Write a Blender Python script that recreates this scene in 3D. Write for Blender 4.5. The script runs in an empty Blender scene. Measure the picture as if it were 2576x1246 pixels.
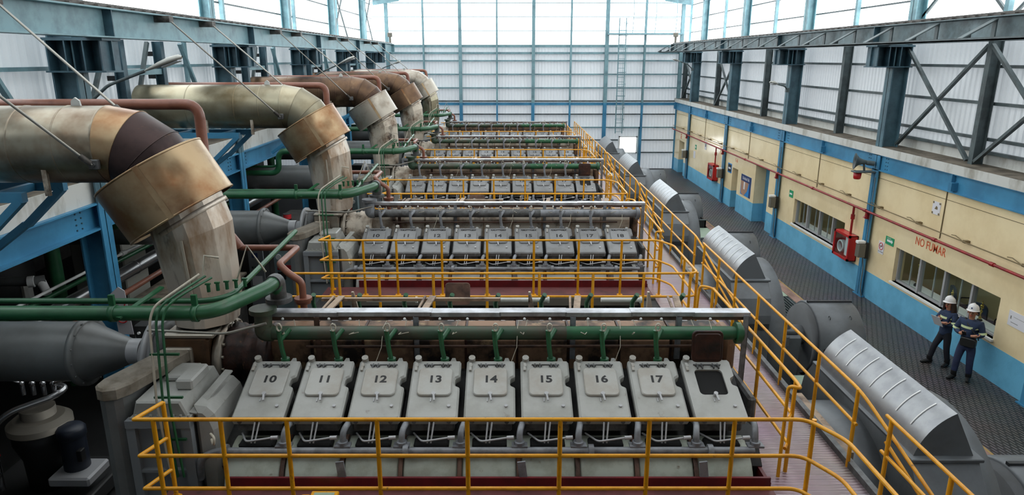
import bpy, math, random
from mathutils import Vector, Matrix
random.seed(7)
sc = bpy.context.scene
COL = sc.collection
PI = math.pi

# ------------------------------------------------------------------ camera, light, exposure
cam = bpy.data.objects.new('camera', bpy.data.cameras.new('camera'))
COL.objects.link(cam)
cam.data.sensor_fit = 'HORIZONTAL'
cam.data.sensor_width = 36.0
cam.data.lens = 36.0 * 1730.0 / 2576.0
cam.data.shift_x = 12.0 / 2576.0
cam.data.clip_start = 0.1
cam.data.clip_end = 300
cam.location = (0, 0, 6.9)
cam.rotation_euler = (PI / 2 - math.atan(476.0 / 1730.0), 0, 0)
sc.camera = cam
sc.view_settings.view_transform = 'Standard'
sc.view_settings.look = 'None'
sc.view_settings.gamma = 1.0
sc.view_settings.use_curve_mapping = False
sc.view_settings.exposure = 0.0
sc.cycles.max_bounces = 6
sc.cycles.diffuse_bounces = 3
sc.cycles.glossy_bounces = 3
sc.cycles.transmission_bounces = 4
sc.cycles.transparent_max_bounces = 6
sc.cycles.caustics_reflective = False
sc.cycles.caustics_refractive = False
sc.cycles.sample_clamp_indirect = 4.0
W = bpy.data.worlds.new('overcast')
sc.world = W
W.use_nodes = True
W.node_tree.nodes['Background'].inputs[0].default_value = (0.9, 0.96, 1.0, 1)
W.node_tree.nodes['Background'].inputs[1].default_value = 1.0
PANEL_LIGHT = 4.2        # overcast daylight coming through the translucent panels
ADDED_ROOF_LIGHT = 2.5  # strength of the glowing roof strips added as overhead light

# ------------------------------------------------------------------ materials
def lin(c):
    c = c / 255.0
    return c / 12.92 if c <= 0.04045 else ((c + 0.055) / 1.055) ** 2.4
def rgb(r, g, b):
    return (lin(r), lin(g), lin(b), 1.0)
def mat(name, c, rough=0.6, metal=0.0, c2=None, scale=3.0, lo=0.42, hi=0.62, c3=None, scale3=1.0, lo3=0.5, hi3=0.65,
        bump=0.0, bscale=20.0, emit=None, es=1.0, stretch=(1, 1, 1), rvar=0.0, spec=0.5):
    m = bpy.data.materials.new(name)
    m.use_nodes = True
    nt = m.node_tree
    b = nt.nodes['Principled BSDF']
    b.inputs['Base Color'].default_value = c
    b.inputs['Roughness'].default_value = rough
    b.inputs['Metallic'].default_value = metal
    b.inputs['Specular IOR Level'].default_value = spec
    if emit:
        b.inputs['Emission Color'].default_value = emit
        b.inputs['Emission Strength'].default_value = es
    if c2 is None and c3 is None and not bump:
        return m
    tc = nt.nodes.new('ShaderNodeTexCoord')
    oi = nt.nodes.new('ShaderNodeObjectInfo')
    mp = nt.nodes.new('ShaderNodeMapping')
    mp.inputs['Scale'].default_value = stretch
    ad = nt.nodes.new('ShaderNodeVectorMath')
    ad.operation = 'ADD'
    ml = nt.nodes.new('ShaderNodeMath')
    ml.operation = 'MULTIPLY'
    ml.inputs[1].default_value = 37.0
    nt.links.new(oi.outputs['Random'], ml.inputs[0])
    nt.links.new(tc.outputs['Object'], mp.inputs['Vector'])
    nt.links.new(mp.outputs['Vector'], ad.inputs[0])
    nt.links.new(ml.outputs[0], ad.inputs[1])
    cur = None
    def layer(prev, col, s, a, z, detail=5.0):
        n = nt.nodes.new('ShaderNodeTexNoise')
        n.inputs['Scale'].default_value = s
        n.inputs['Detail'].default_value = detail
        n.inputs['Roughness'].default_value = 0.62
        nt.links.new(ad.outputs[0], n.inputs['Vector'])
        r = nt.nodes.new('ShaderNodeMapRange')
        r.inputs['From Min'].default_value = a
        r.inputs['From Max'].default_value = z
        nt.links.new(n.outputs['Fac'], r.inputs['Value'])
        mx = nt.nodes.new('ShaderNodeMix')
        mx.data_type = 'RGBA'
        nt.links.new(r.outputs[0], mx.inputs['Factor'])
        if prev is None:
            mx.inputs['A'].default_value = c
        else:
            nt.links.new(prev, mx.inputs['A'])
        mx.inputs['B'].default_value = col
        return mx.outputs['Result'], r.outputs[0]
    f = None
    if c2 is not None:
        cur, f = layer(cur, c2, scale, lo, hi)
    if c3 is not None:
        cur, f = layer(cur, c3, scale3, lo3, hi3)
    if cur is not None:
        nt.links.new(cur, b.inputs['Base Color'])
        if rvar:
            rr = nt.nodes.new('ShaderNodeMapRange')
            rr.inputs['To Min'].default_value = rough
            rr.inputs['To Max'].default_value = min(1, rough + rvar)
            nt.links.new(f, rr.inputs['Value'])
            nt.links.new(rr.outputs[0], b.inputs['Roughness'])
    if bump:
        n = nt.nodes.new('ShaderNodeTexNoise')
        n.inputs['Scale'].default_value = bscale
        n.inputs['Detail'].default_value = 3.0
        nt.links.new(ad.outputs[0], n.inputs['Vector'])
        bp = nt.nodes.new('ShaderNodeBump')
        bp.inputs['Strength'].default_value = bump
        bp.inputs['Distance'].default_value = 0.02
        nt.links.new(n.outputs['Fac'], bp.inputs['Height'])
        nt.links.new(bp.outputs[0], b.inputs['Normal'])
    return m

M = {}
M['lit'] = mat('lit_polycarbonate', (0.8, 0.8, 0.8, 1), 0.5, emit=(0.93, 0.98, 1, 1), es=PANEL_LIGHT)
M['added_rooflit'] = mat('added_roof_glow', (0.8, 0.8, 0.8, 1), 0.5, emit=(0.95, 0.99, 1, 1), es=ADDED_ROOF_LIGHT)
M['clad'] = mat('white_cladding', rgb(232, 234, 236), 0.55, c2=rgb(210, 211, 214), scale=0.35, lo=0.4, hi=0.7)
def translucent_mat(name, c, through, fac):
    # thin white sheet that lets part of the outdoor daylight through
    m = mat(name, c, 0.55)
    nt = m.node_tree
    o = nt.nodes['Material Output']
    t = nt.nodes.new('ShaderNodeBsdfTranslucent')
    t.inputs[0].default_value = through
    mx = nt.nodes.new('ShaderNodeMixShader')
    mx.inputs[0].default_value = fac
    nt.links.new(nt.nodes['Principled BSDF'].outputs[0], mx.inputs[1])
    nt.links.new(t.outputs[0], mx.inputs[2])
    nt.links.new(mx.outputs[0], o.inputs[0])
    return m
M['sheet'] = translucent_mat('translucent_white_sheet', rgb(236, 238, 240), (0.82, 0.86, 0.9, 1), 0.32)
M['clad_dirty'] = mat('white_masonry', rgb(205, 205, 200), 0.8, c2=rgb(150, 145, 132), scale=2.2, lo=0.5, hi=0.75, stretch=(1, 1, 0.4))
M['ledge_top'] = mat('dusty_ledge', rgb(120, 110, 96), 0.9, c2=rgb(80, 72, 62), scale=3)
M['teal'] = mat('teal_steel', rgb(122, 156, 164), 0.48, c2=rgb(98, 126, 134), scale=2.5, lo=0.45, hi=0.7, bump=0.1, bscale=6)
M['teal_col_shaded'] = mat('shade_darkened_teal_paint', rgb(84, 116, 128), 0.5, c2=rgb(66, 92, 104), scale=2.0)  # same teal paint, darkened to carry the shade on the columns
M['teal_worn'] = mat('worn_grey_teal_steel', rgb(98, 116, 120), 0.5, c2=rgb(74, 86, 90), scale=2.5, c3=rgb(120, 140, 146), scale3=1.2)
M['teal_pale_lit'] = mat('pale_lit_teal_steel', rgb(128, 168, 176), 0.5, c2=rgb(104, 140, 150), scale=2.5)  # pale teal; on the upper columns it carries the clerestory light
M['teal_dark'] = mat('dark_teal_steel', rgb(62, 92, 104), 0.5, c2=rgb(46, 68, 80), scale=2.5)
M['greysteel'] = mat('grey_purlin_steel', rgb(84, 96, 98), 0.5, c2=rgb(64, 72, 74), scale=3)
M['rail_steel'] = mat('rusty_rail_steel', rgb(92, 88, 84), 0.55, 0.4, c2=rgb(56, 50, 46), scale=6)
M['blue'] = mat('blue_paint', rgb(68, 138, 176), 0.42, c2=rgb(58, 120, 156), scale=1.2)
M['blue_wall'] = mat('blue_wall_paint', rgb(112, 186, 220), 0.4, c2=rgb(100, 170, 204), scale=1.5, bump=0.12, bscale=30)
M['cream'] = mat('cream_wall_paint', rgb(244, 224, 182), 0.17, c2=rgb(234, 212, 168), scale=0.9, bump=0.06, bscale=4)
M['white'] = mat('white_paint', rgb(228, 228, 226), 0.5)
M['seam'] = mat('brown_seam', rgb(120, 104, 74), 0.8)
M['yellow'] = mat('yellow_rail_paint', rgb(226, 158, 26), 0.32, c2=rgb(204, 132, 22), scale=5, lo=0.5, hi=0.75, c3=rgb(120, 84, 40), scale3=9, lo3=0.66, hi3=0.74)
M['red'] = mat('red_paint', rgb(176, 22, 26), 0.4)
M['redpipe'] = mat('red_pipe_paint', rgb(150, 26, 28), 0.45, c2=rgb(120, 22, 26), scale=5)
M['black'] = mat('black_rubber', rgb(20, 20, 21), 0.6)
M['gap_shade'] = mat('painted_gap_shade', rgb(8, 8, 8), 0.9)  # near-black paint standing for shade in gaps and openings
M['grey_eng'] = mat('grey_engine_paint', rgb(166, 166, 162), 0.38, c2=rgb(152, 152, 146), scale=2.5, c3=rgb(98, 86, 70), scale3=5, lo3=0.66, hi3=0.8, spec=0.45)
M['grey_eng2'] = mat('shadow_grey_engine_paint', rgb(124, 125, 126), 0.4, c2=rgb(110, 110, 110), scale=2.5, c3=rgb(80, 74, 68), scale3=5, lo3=0.66, hi3=0.8)  # engine grey darkened to carry the shadow on the farther covers
M['hatch'] = mat('hatch_paint', rgb(170, 169, 164), 0.4, c2=rgb(160, 155, 146), scale=3, c3=rgb(110, 96, 78), scale3=4, lo3=0.68, hi3=0.85)
M['head'] = mat('dark_engine_paint', rgb(92, 93, 94), 0.5, c2=rgb(58, 56, 54), scale=6)
M['block'] = mat('engine_block_paint', rgb(44, 44, 44), 0.6, c2=rgb(20, 19, 19), scale=4)
M['door'] = mat('crankcase_door_paint', rgb(182, 190, 178), 0.4, c2=rgb(160, 164, 150), scale=4, c3=rgb(110, 92, 70), scale3=7, lo3=0.66, hi3=0.78)
M['bluegrey'] = mat('blue_grey_pipe_paint', rgb(130, 133, 138), 0.4, c2=rgb(100, 102, 106), scale=6)
M['burnt'] = mat('burnt_insulation', rgb(140, 108, 84), 0.6, 0.15, c2=rgb(34, 24, 19), scale=2.2, lo=0.44, hi=0.62, c3=rgb(172, 146, 112), scale3=3.4, lo3=0.6, hi3=0.72, bump=0.4, bscale=5)
M['burnt_dark'] = mat('scorched_steel', rgb(58, 30, 20), 0.45, 0.3, c2=rgb(18, 12, 11), scale=4, c3=rgb(128, 84, 52), scale3=5, lo3=0.62, hi3=0.74, bump=0.5, bscale=8)
M['lagging'] = mat('pale_lagging', rgb(200, 188, 172), 0.5, 0.3, c2=rgb(112, 88, 68), scale=2.4, lo=0.46, hi=0.66, c3=rgb(44, 32, 28), scale3=2.2, lo3=0.56, hi3=0.68, bump=0.5, bscale=6)
M['lagging_mid'] = mat('tan_lagging', rgb(160, 138, 116), 0.6, 0.2, c2=rgb(84, 64, 52), scale=2.4, lo=0.46, hi=0.66, c3=rgb(40, 30, 28), scale3=3.0, lo3=0.6, hi3=0.72, bump=0.5, bscale=6)
M['exh1'] = mat('heat_tinted_steel_gold', rgb(162, 153, 136), 0.36, 0.8, c2=rgb(110, 84, 62), scale=0.9, lo=0.44, hi=0.62, c3=rgb(66, 46, 42), scale3=0.8, lo3=0.58, hi3=0.74, bump=0.06, bscale=3)
M['exh_dark'] = mat('heat_tinted_steel_dark', rgb(70, 54, 52), 0.45, 0.6, c2=rgb(44, 34, 34), scale=2.0, c3=rgb(120, 86, 50), scale3=1.5, lo3=0.6, hi3=0.75, bump=0.06, bscale=3)
M['exh_olive'] = mat('heat_tinted_steel_olive', rgb(158, 150, 128), 0.36, 0.78, c2=rgb(118, 104, 78), scale=1.2, lo=0.45, hi=0.7, c3=rgb(84, 68, 56), scale3=1.0, lo3=0.6, hi3=0.75, bump=0.06, bscale=3)
M['exh_brown'] = mat('heat_tinted_steel_brown', rgb(112, 86, 64), 0.42, 0.65, c2=rgb(70, 52, 44), scale=1.4, lo=0.42, hi=0.64, c3=rgb(140, 118, 92), scale3=1.5, lo3=0.6, hi3=0.75, bump=0.06, bscale=3)
M['exh_grey'] = mat('heat_tinted_steel_grey', rgb(168, 160, 148), 0.4, 0.7, c2=rgb(120, 104, 88), scale=1.3, lo=0.46, hi=0.7, c3=rgb(96, 72, 50), scale3=1.6, lo3=0.62, hi3=0.76, bump=0.06, bscale=3)
M['sleeve'] = mat('heat_tinted_sleeve', rgb(172, 148, 116), 0.36, 0.8, c2=rgb(138, 98, 66), scale=1.1, lo=0.4, hi=0.6, c3=rgb(98, 60, 46), scale3=1.2, lo3=0.55, hi3=0.72, bump=0.08, bscale=2.5)
M['foil'] = mat('crumpled_aluminium_lagging', rgb(214, 202, 188), 0.42, 0.55, c2=rgb(160, 132, 106), scale=1.8, lo=0.44, hi=0.64, c3=rgb(90, 68, 54), scale3=2.6, lo3=0.6, hi3=0.74, bump=0.5, bscale=4, stretch=(1.5, 1.5, 0.5))
M['galv'] = mat('galvanised_sheet', rgb(158, 160, 163), 0.36, 0.75, c2=rgb(146, 148, 152), scale=5)
M['tray'] = mat('tray_lid_steel', rgb(196, 198, 204), 0.35, 0.6, c2=rgb(150, 150, 154), scale=3)
M['brown_channel'] = mat('scorched_brown_channel', rgb(104, 76, 62), 0.6, c2=rgb(64, 44, 36), scale=4)
M['dusty'] = mat('dusty_grey_sheet', rgb(134, 126, 114), 0.7, c2=rgb(104, 94, 80), scale=4)
M['gen'] = mat('dark_grey_generator_paint', rgb(104, 108, 112), 0.42, c2=rgb(92, 95, 98), scale=2)
M['gen_dark'] = mat('charcoal_generator_paint', rgb(56, 58, 62), 0.45, c2=rgb(48, 50, 52), scale=3)
M['duct'] = mat('grey_intake_duct_paint', rgb(116, 118, 118), 0.38, 0.15, c2=rgb(104, 105, 104), scale=1.5)
M['green'] = mat('green_pipe_paint', rgb(38, 92, 58), 0.34, c2=rgb(34, 80, 52), scale=3, c3=rgb(78, 84, 66), scale3=2.5, lo3=0.62, hi3=0.8)
M['green_b'] = mat('scorched_green_pipe', rgb(46, 74, 54), 0.45, c2=rgb(66, 62, 48), scale=2.2, lo=0.4, hi=0.62, c3=rgb(28, 24, 20), scale3=2.0, lo3=0.56, hi3=0.72)
M['brownpipe'] = mat('red_brown_pipe_paint', rgb(138, 88, 70), 0.38, c2=rgb(118, 72, 56), scale=3)
M['rod'] = mat('bare_steel_rod', rgb(156, 152, 144), 0.35, 0.7)
M['wire'] = mat('braided_wire', rgb(176, 168, 152), 0.5)
M['deck_red'] = mat('red_brown_deck_paint', rgb(104, 58, 58), 0.5, c2=rgb(84, 48, 48), scale=3, c3=rgb(60, 36, 36), scale3=6, lo3=0.6, hi3=0.75)
M['toe'] = mat('dark_red_toe_plate', rgb(104, 22, 28), 0.45, c2=rgb(84, 18, 24), scale=4)
M['skin'] = mat('skin', rgb(176, 122, 96), 0.55)
M['navy'] = mat('navy_work_cloth', rgb(40, 56, 86), 0.8, c2=rgb(32, 46, 72), scale=9, bump=0.4, bscale=14)
M['dark_cloth'] = mat('black_trouser_cloth', rgb(24, 26, 36), 0.85)
M['jeans'] = mat('dark_denim', rgb(30, 38, 66), 0.85, c2=rgb(38, 48, 80), scale=6)
M['hat'] = mat('white_helmet_plastic', rgb(226, 224, 224), 0.35)
M['hair'] = mat('dark_brown_hair', rgb(44, 28, 22), 0.6)
M['hiviz'] = mat('reflective_tape', rgb(214, 226, 176), 0.5)
M['leather'] = mat('black_leather', rgb(22, 22, 24), 0.45)
M['alu'] = mat('aluminium_frame', rgb(172, 172, 174), 0.4, 0.15)
M['officegrey'] = mat('office_grey', rgb(170, 168, 158), 0.7)
M['office_wall'] = mat('office_wall_paint', rgb(196, 182, 140), 0.8)
M['navyblue'] = mat('navy_fabric', rgb(26, 40, 66), 0.8)
M['gold'] = mat('trophy_gold', rgb(212, 184, 96), 0.25, 0.9)
M['exit'] = mat('exit_sign_green', rgb(28, 150, 100), 0.5)
M['orange'] = mat('orange_stencil_paint', rgb(214, 92, 48), 0.6)
M['paper'] = mat('white_paper', rgb(220, 218, 222), 0.7)
M['ink'] = mat('black_ink', rgb(22, 22, 24), 0.6)
M['ink_faded'] = mat('faded_ink', rgb(120, 118, 114), 0.6)
M['signred'] = mat('sign_red', rgb(196, 40, 46), 0.5)
M['posterblue'] = mat('poster_blue', rgb(28, 52, 104), 0.5)
M['postertan'] = mat('poster_tan', rgb(172, 132, 108), 0.6)
M['posterlight'] = mat('poster_bright_blue', rgb(40, 130, 200), 0.5)
M['jbox'] = mat('grey_junction_box', rgb(104, 100, 90), 0.5)
M['cabinet'] = mat('grey_cabinet_paint', rgb(126, 130, 134), 0.45)
M['cabinet_dark'] = mat('dark_cabinet_paint', rgb(44, 44, 44), 0.5)
M['cabinet_teal'] = mat('pale_teal_panel', rgb(130, 150, 152), 0.5)
M['concrete'] = mat('dark_concrete', rgb(70, 67, 64), 0.85, c2=rgb(48, 46, 44), scale=1.2)
M['concrete_dark'] = mat('shade_darkened_concrete', rgb(24, 23, 23), 0.6, c2=rgb(14, 13, 13), scale=1.5)  # near-black tone stands for the weak light at floor level
M['strip'] = mat('brown_floor_strip', rgb(158, 126, 114), 0.7, c2=rgb(120, 92, 82), scale=2)
M['stripe_y'] = mat('yellow_floor_line', rgb(160, 132, 80), 0.6)
M['greenplate'] = mat('pale_green_plate', rgb(150, 168, 150), 0.5)
M['stainless'] = mat('stainless_steel', rgb(176, 176, 178), 0.25, 0.9)
M['bronze'] = mat('dull_bowl_steel', rgb(120, 114, 104), 0.45, 0.5)
M['motor'] = mat('blue_black_motor', rgb(34, 40, 52), 0.45)
M['lampgrey'] = mat('lamp_grey', rgb(168, 168, 162), 0.45)
M['glass'] = None
def glass_mat():
    m = bpy.data.materials.new('window_glass')
    m.use_nodes = True
    nt = m.node_tree
    nt.nodes.clear()
    o = nt.nodes.new('ShaderNodeOutputMaterial')
    t = nt.nodes.new('ShaderNodeBsdfTransparent')
    t.inputs[0].default_value = (0.9, 0.95, 0.94, 1)
    g = nt.nodes.new('ShaderNodeBsdfGlossy')
    g.inputs['Roughness'].default_value = 0.05
    fr = nt.nodes.new('ShaderNodeFresnel')
    ge = nt.nodes.new('ShaderNodeNewGeometry')
    ma = nt.nodes.new('ShaderNodeMath')          # no second reflection where the ray leaves the pane
    ma.operation = 'MULTIPLY_ADD'
    ma.inputs[1].default_value = -0.45
    ma.inputs[2].default_value = 1.45
    nt.links.new(ge.outputs['Backfacing'], ma.inputs[0])
    nt.links.new(ma.outputs[0], fr.inputs[0])
    mx = nt.nodes.new('ShaderNodeMixShader')
    nt.links.new(fr.outputs[0], mx.inputs[0])
    nt.links.new(t.outputs[0], mx.inputs[1])
    nt.links.new(g.outputs[0], mx.inputs[2])
    nt.links.new(mx.outputs[0], o.inputs[0])
    return m
M['glass'] = glass_mat()
def plate_mat(name, base, dark, su, sv, rough, metal, strength, diag=True):
    # tread plate: raised diagonal lozenges over a dark sheet
    m = bpy.data.materials.new(name)
    m.use_nodes = True
    nt = m.node_tree
    b = nt.nodes['Principled BSDF']
    tc = nt.nodes.new('ShaderNodeTexCoord')
    mp = nt.nodes.new('ShaderNodeMapping')
    mp.inputs['Scale'].default_value = (su, sv, 1)
    mp.inputs['Rotation'].default_value = (0, 0, PI / 4 if diag is True else float(diag))
    nt.links.new(tc.outputs['Object'], mp.inputs[0])
    ck = nt.nodes.new('ShaderNodeTexBrick')
    ck.inputs['Scale'].default_value = 1.0
    ck.inputs['Mortar Size'].default_value = 0.12
    ck.inputs['Mortar Smooth'].default_value = 0.6
    ck.inputs['Brick Width'].default_value = 0.55
    ck.inputs['Row Height'].default_value = 0.22
    ck.inputs['Color1'].default_value = base
    ck.inputs['Color2'].default_value = tuple(v * 0.8 for v in base[:3]) + (1,)
    ck.inputs['Mortar'].default_value = dark
    nt.links.new(mp.outputs[0], ck.inputs[0])
    ns = nt.nodes.new('ShaderNodeTexNoise')
    ns.inputs['Scale'].default_value = 0.9
    ns.inputs['Detail'].default_value = 4
    nt.links.new(tc.outputs['Object'], ns.inputs['Vector'])
    mx = nt.nodes.new('ShaderNodeMix')
    mx.data_type = 'RGBA'
    mx.blend_type = 'MULTIPLY'
    mx.inputs['Factor'].default_value = 0.5
    nt.links.new(ck.outputs['Color'], mx.inputs['A'])
    nt.links.new(ns.outputs['Color'], mx.inputs['B'])
    nt.links.new(mx.outputs['Result'], b.inputs['Base Color'])
    b.inputs['Roughness'].default_value = rough
    b.inputs['Metallic'].default_value = metal
    bp = nt.nodes.new('ShaderNodeBump')
    bp.inputs['Strength'].default_value = strength
    bp.inputs['Distance'].default_value = 0.02
    bp.invert = True
    nt.links.new(ck.outputs['Fac'], bp.inputs['Height'])
    nt.links.new(bp.outputs[0], b.inputs['Normal'])
    return m
M['checker'] = plate_mat('tread_plate', rgb(150, 143, 141), rgb(60, 57, 57), 3.0, 3.0, 0.45, 0.35, 0.6, 1.35)
M['checker2'] = plate_mat('tread_plate_dark', rgb(90, 88, 86), rgb(20, 20, 20), 4, 4, 0.45, 0.3, 0.7)
M['planks'] = plate_mat('ribbed_walkway_planks', rgb(222, 206, 208), rgb(150, 130, 134), 0.4, 4.2, 0.34, 0.3, 0.5, False)

# ------------------------------------------------------------------ mesh builder
def frame_to(z, x=None):
    z = Vector(z).normalized()
    if x is None:
        x = Vector((1, 0, 0)) if abs(z.x) < 0.9 else Vector((0, 1, 0))
    x = (Vector(x) - z * Vector(x).dot(z)).normalized()
    return x, z.cross(x), z
class MB:
    def __init__(s):
        s.v = []
        s.f = []
        s.sm = []
    def add(s, vs, fs, smooth=False):
        n = len(s.v)
        s.v += [tuple(p) for p in vs]
        for f in fs:
            s.f.append([i + n for i in f])
            s.sm.append(smooth)
        return s
    def box(s, lo, hi, bev=0.0, R=None, pivot=None):
        x0, y0, z0 = lo
        x1, y1, z1 = hi
        if bev <= 0:
            vs = [(x, y, z) for z in (z0, z1) for y in (y0, y1) for x in (x0, x1)]
            fs = [(0, 2, 3, 1), (4, 5, 7, 6), (0, 1, 5, 4), (2, 6, 7, 3), (0, 4, 6, 2), (1, 3, 7, 5)]
        else:
            b = bev
            vs, idx = [], {}
            for cx in (0, 1):
                for cy in (0, 1):
                    for cz in (0, 1):
                        for ax in (0, 1, 2):
                            p = [(x0, x1)[cx], (y0, y1)[cy], (z0, z1)[cz]]
                            for a2, cc in ((0, cx), (1, cy), (2, cz)):
                                if a2 != ax:
                                    p[a2] += b if cc == 0 else -b
                            idx[(cx, cy, cz, ax)] = len(vs)
                            vs.append(tuple(p))
            fs = []
            for ax in (0, 1, 2):
                o = [a for a in (0, 1, 2) if a != ax]
                for side in (0, 1):
                    q = []
                    for u, w in ((0, 0), (1, 0), (1, 1), (0, 1)):
                        k = [0, 0, 0]
                        k[ax] = side
                        k[o[0]] = u
                        k[o[1]] = w
                        q.append(idx[(k[0], k[1], k[2], ax)])
                    if (side == 0) != (ax == 1):
                        q.reverse()
                    fs.append(q)
                for u in (0, 1):
                    for w in (0, 1):
                        k0 = [0, 0, 0]
                        k1 = [0, 0, 0]
                        k0[ax] = 0
                        k1[ax] = 1
                        for k in (k0, k1):
                            k[o[0]] = u
                            k[o[1]] = w
                        q = [idx[tuple(k0) + (o[0],)], idx[tuple(k1) + (o[0],)], idx[tuple(k1) + (o[1],)], idx[tuple(k0) + (o[1],)]]
                        if (u == w) != (ax == 1):
                            q.reverse()
                        fs.append(q)
            for cx in (0, 1):
                for cy in (0, 1):
                    for cz in (0, 1):
                        q = [idx[(cx, cy, cz, a)] for a in (0, 1, 2)]
                        if (cx + cy + cz) % 2 == 0:
                            q.reverse()
                        fs.append(q)
        if R is not None:
            pv = Vector(pivot if pivot else ((x0 + x1) / 2, (y0 + y1) / 2, (z0 + z1) / 2))
            vs = [tuple(pv + R @ (Vector(p) - pv)) for p in vs]
        return s.add(vs, fs)
    def bar(s, a, b, w, h, up=(0, 0, 1)):
        # rectangular bar from a to b
        a, b = Vector(a), Vector(b)
        z = (b - a).normalized()
        u = Vector(up)
        if abs(z.dot(u)) > 0.98:
            u = Vector((0, 1, 0))
        x = z.cross(u).normalized() * w / 2
        y = x.cross(z).normalized() * h / 2
        vs = [a - x - y, a + x - y, a + x + y, a - x + y, b - x - y, b + x - y, b + x + y, b - x + y]
        return s.add(vs, [(3, 2, 1, 0), (4, 5, 6, 7), (0, 1, 5, 4), (1, 2, 6, 5), (2, 3, 7, 6), (3, 0, 4, 7)])
    def ibeam(s, a, b, d, w, tf=0.02, tw=0.014, up=(0, 0, 1)):
        # I-section: depth d along up, flange width w
        a, b, u = Vector(a), Vector(b), Vector(up).normalized()
        off = u * (d / 2 - tf / 2)
        s.bar(a + off, b + off, w, tf, up)
        s.bar(a - off, b - off, w, tf, up)
        s.bar(a, b, tw, d - 2 * tf, up)
        return s
    def tube(s, pts, r, seg=10, cap=True, smooth=True, closed=False):
        pts = [Vector(p) for p in pts]
        n = len(pts)
        rs = r if isinstance(r, (list, tuple)) else [r] * n
        if closed:
            tans = [(pts[(i + 1) % n] - pts[i - 1]).normalized() for i in range(n)]
        else:
            tans = []
            for i in range(n):
                d = Vector((0, 0, 0))
                if i > 0:
                    d += (pts[i] - pts[i - 1]).normalized()
                if i < n - 1:
                    d += (pts[i + 1] - pts[i]).normalized()
                tans.append(d.normalized() if d.length > 1e-6 else (pts[min(i + 1, n - 1)] - pts[max(i - 1, 0)]).normalized())
        x, y, z = frame_to(tans[0])
        vs, fs = [], []
        for i in range(n):
            t = tans[i]
            x = (x - t * x.dot(t)).normalized()
            y = t.cross(x)
            for k in range(seg):
                a = 2 * PI * k / seg
                vs.append(pts[i] + (x * math.cos(a) + y * math.sin(a)) * rs[i])
        m = n if closed else n - 1
        for i in range(m):
            j = (i + 1) % n
            for k in range(seg):
                k2 = (k + 1) % seg
                fs.append((i * seg + k, i * seg + k2, j * seg + k2, j * seg + k))
        s.add(vs, fs, smooth)
        if cap and not closed:
            s.add(vs[:seg], [list(range(seg))[::-1]])
            s.add(vs[-seg:], [list(range(seg))])
        return s
    def cyl(s, a, b, r, seg=16, r2=None, cap=True, smooth=True):
        return s.tube([a, b], [r, r if r2 is None else r2], seg, cap, smooth)
    def lathe(s, prof, o=(0, 0, 0), axis=(0, 0, 1), seg=24, smooth=True, a0=0.0, a1=2 * PI, xref=None):
        # prof: (radius, height) pairs turned about axis at o
        x, y, z = frame_to(axis, xref)
        o = Vector(o)
        full = abs(a1 - a0 - 2 * PI) < 1e-6
        n = seg if full else seg + 1
        vs, fs = [], []
        for r, h in prof:
            for k in range(n):
                a = a0 + (a1 - a0) * k / seg
                vs.append(o + z * h + (x * math.cos(a) + y * math.sin(a)) * max(r, 1e-5))
        for i in range(len(prof) - 1):
            for k in range(seg):
                k2 = (k + 1) % n
                fs.append((i * n + k, i * n + k2, (i + 1) * n + k2, (i + 1) * n + k))
        return s.add(vs, fs, smooth)
    def prism(s, poly, o, ux, uy, d0, d1, bev=0.0, smooth=False):
        # 2D outline (counter-clockwise) in the frame o, ux, uy pushed from d0 to d1 along ux x uy
        o, ux, uy = Vector(o), Vector(ux).normalized(), Vector(uy).normalized()
        nz = ux.cross(uy).normalized()
        n = len(poly)
        rings = [(poly, d0)]
        if bev > 0:
            ins = []
            for i in range(n):
                p0, p1, p2 = Vector(poly[i - 1]), Vector(poly[i]), Vector(poly[(i + 1) % n])
                e1, e2 = (p1 - p0).normalized(), (p2 - p1).normalized()
                n1, n2 = Vector((-e1.y, e1.x)), Vector((-e2.y, e2.x))
                m = (n1 + n2)
                m = m / max(0.4, m.length_squared / 2) if m.length > 1e-5 else n1
                ins.append(tuple(p1 + m * bev))
            rings += [(poly, d1 - bev), (ins, d1)]
        else:
            rings += [(poly, d1)]
        vs, fs = [], []
        for pl, d in rings:
            for p in pl:
                vs.append(o + ux * p[0] + uy * p[1] + nz * d)
        for r in range(len(rings) - 1):
            for i in range(n):
                j = (i + 1) % n
                fs.append((r * n + i, r * n + j, (r + 1) * n + j, (r + 1) * n + i))
        s.add(vs, fs, smooth)
        s.add(vs[:n], [list(range(n))[::-1]])
        s.add(vs[-n:], [list(range(n))])
        return s
    def sphere(s, c, r, seg=14, rings=8, sx=1, sy=1, sz=1):
        prof = [(math.sin(PI * i / rings) * 1.0, -math.cos(PI * i / rings)) for i in range(rings + 1)]
        n = len(s.v)
        s.lathe(prof, (0, 0, 0), (0, 0, 1), seg)
        for i in range(n, len(s.v)):
            p = s.v[i]
            s.v[i] = (c[0] + p[0] * r * sx, c[1] + p[1] * r * sy, c[2] + p[2] * r * sz)
        return s
    def build(s, name, m, parent=None, loc=None, **props):
        me = bpy.data.meshes.new(name)
        o = bpy.data.objects.new(name, me)
        origin = Vector(loc) if loc is not None else Vector((0, 0, 0))
        me.from_pydata([tuple(Vector(p) - origin) for p in s.v] if loc is not None else s.v, [], s.f)
        me.polygons.foreach_set('use_smooth', s.sm)
        me.update()
        me.materials.append(M[m] if isinstance(m, str) else m)
        COL.objects.link(o)
        if loc is not None:
            o.location = origin
        if parent is not None:
            o.parent = parent
        for k, v in props.items():
            o[k] = v
        return o
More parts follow.
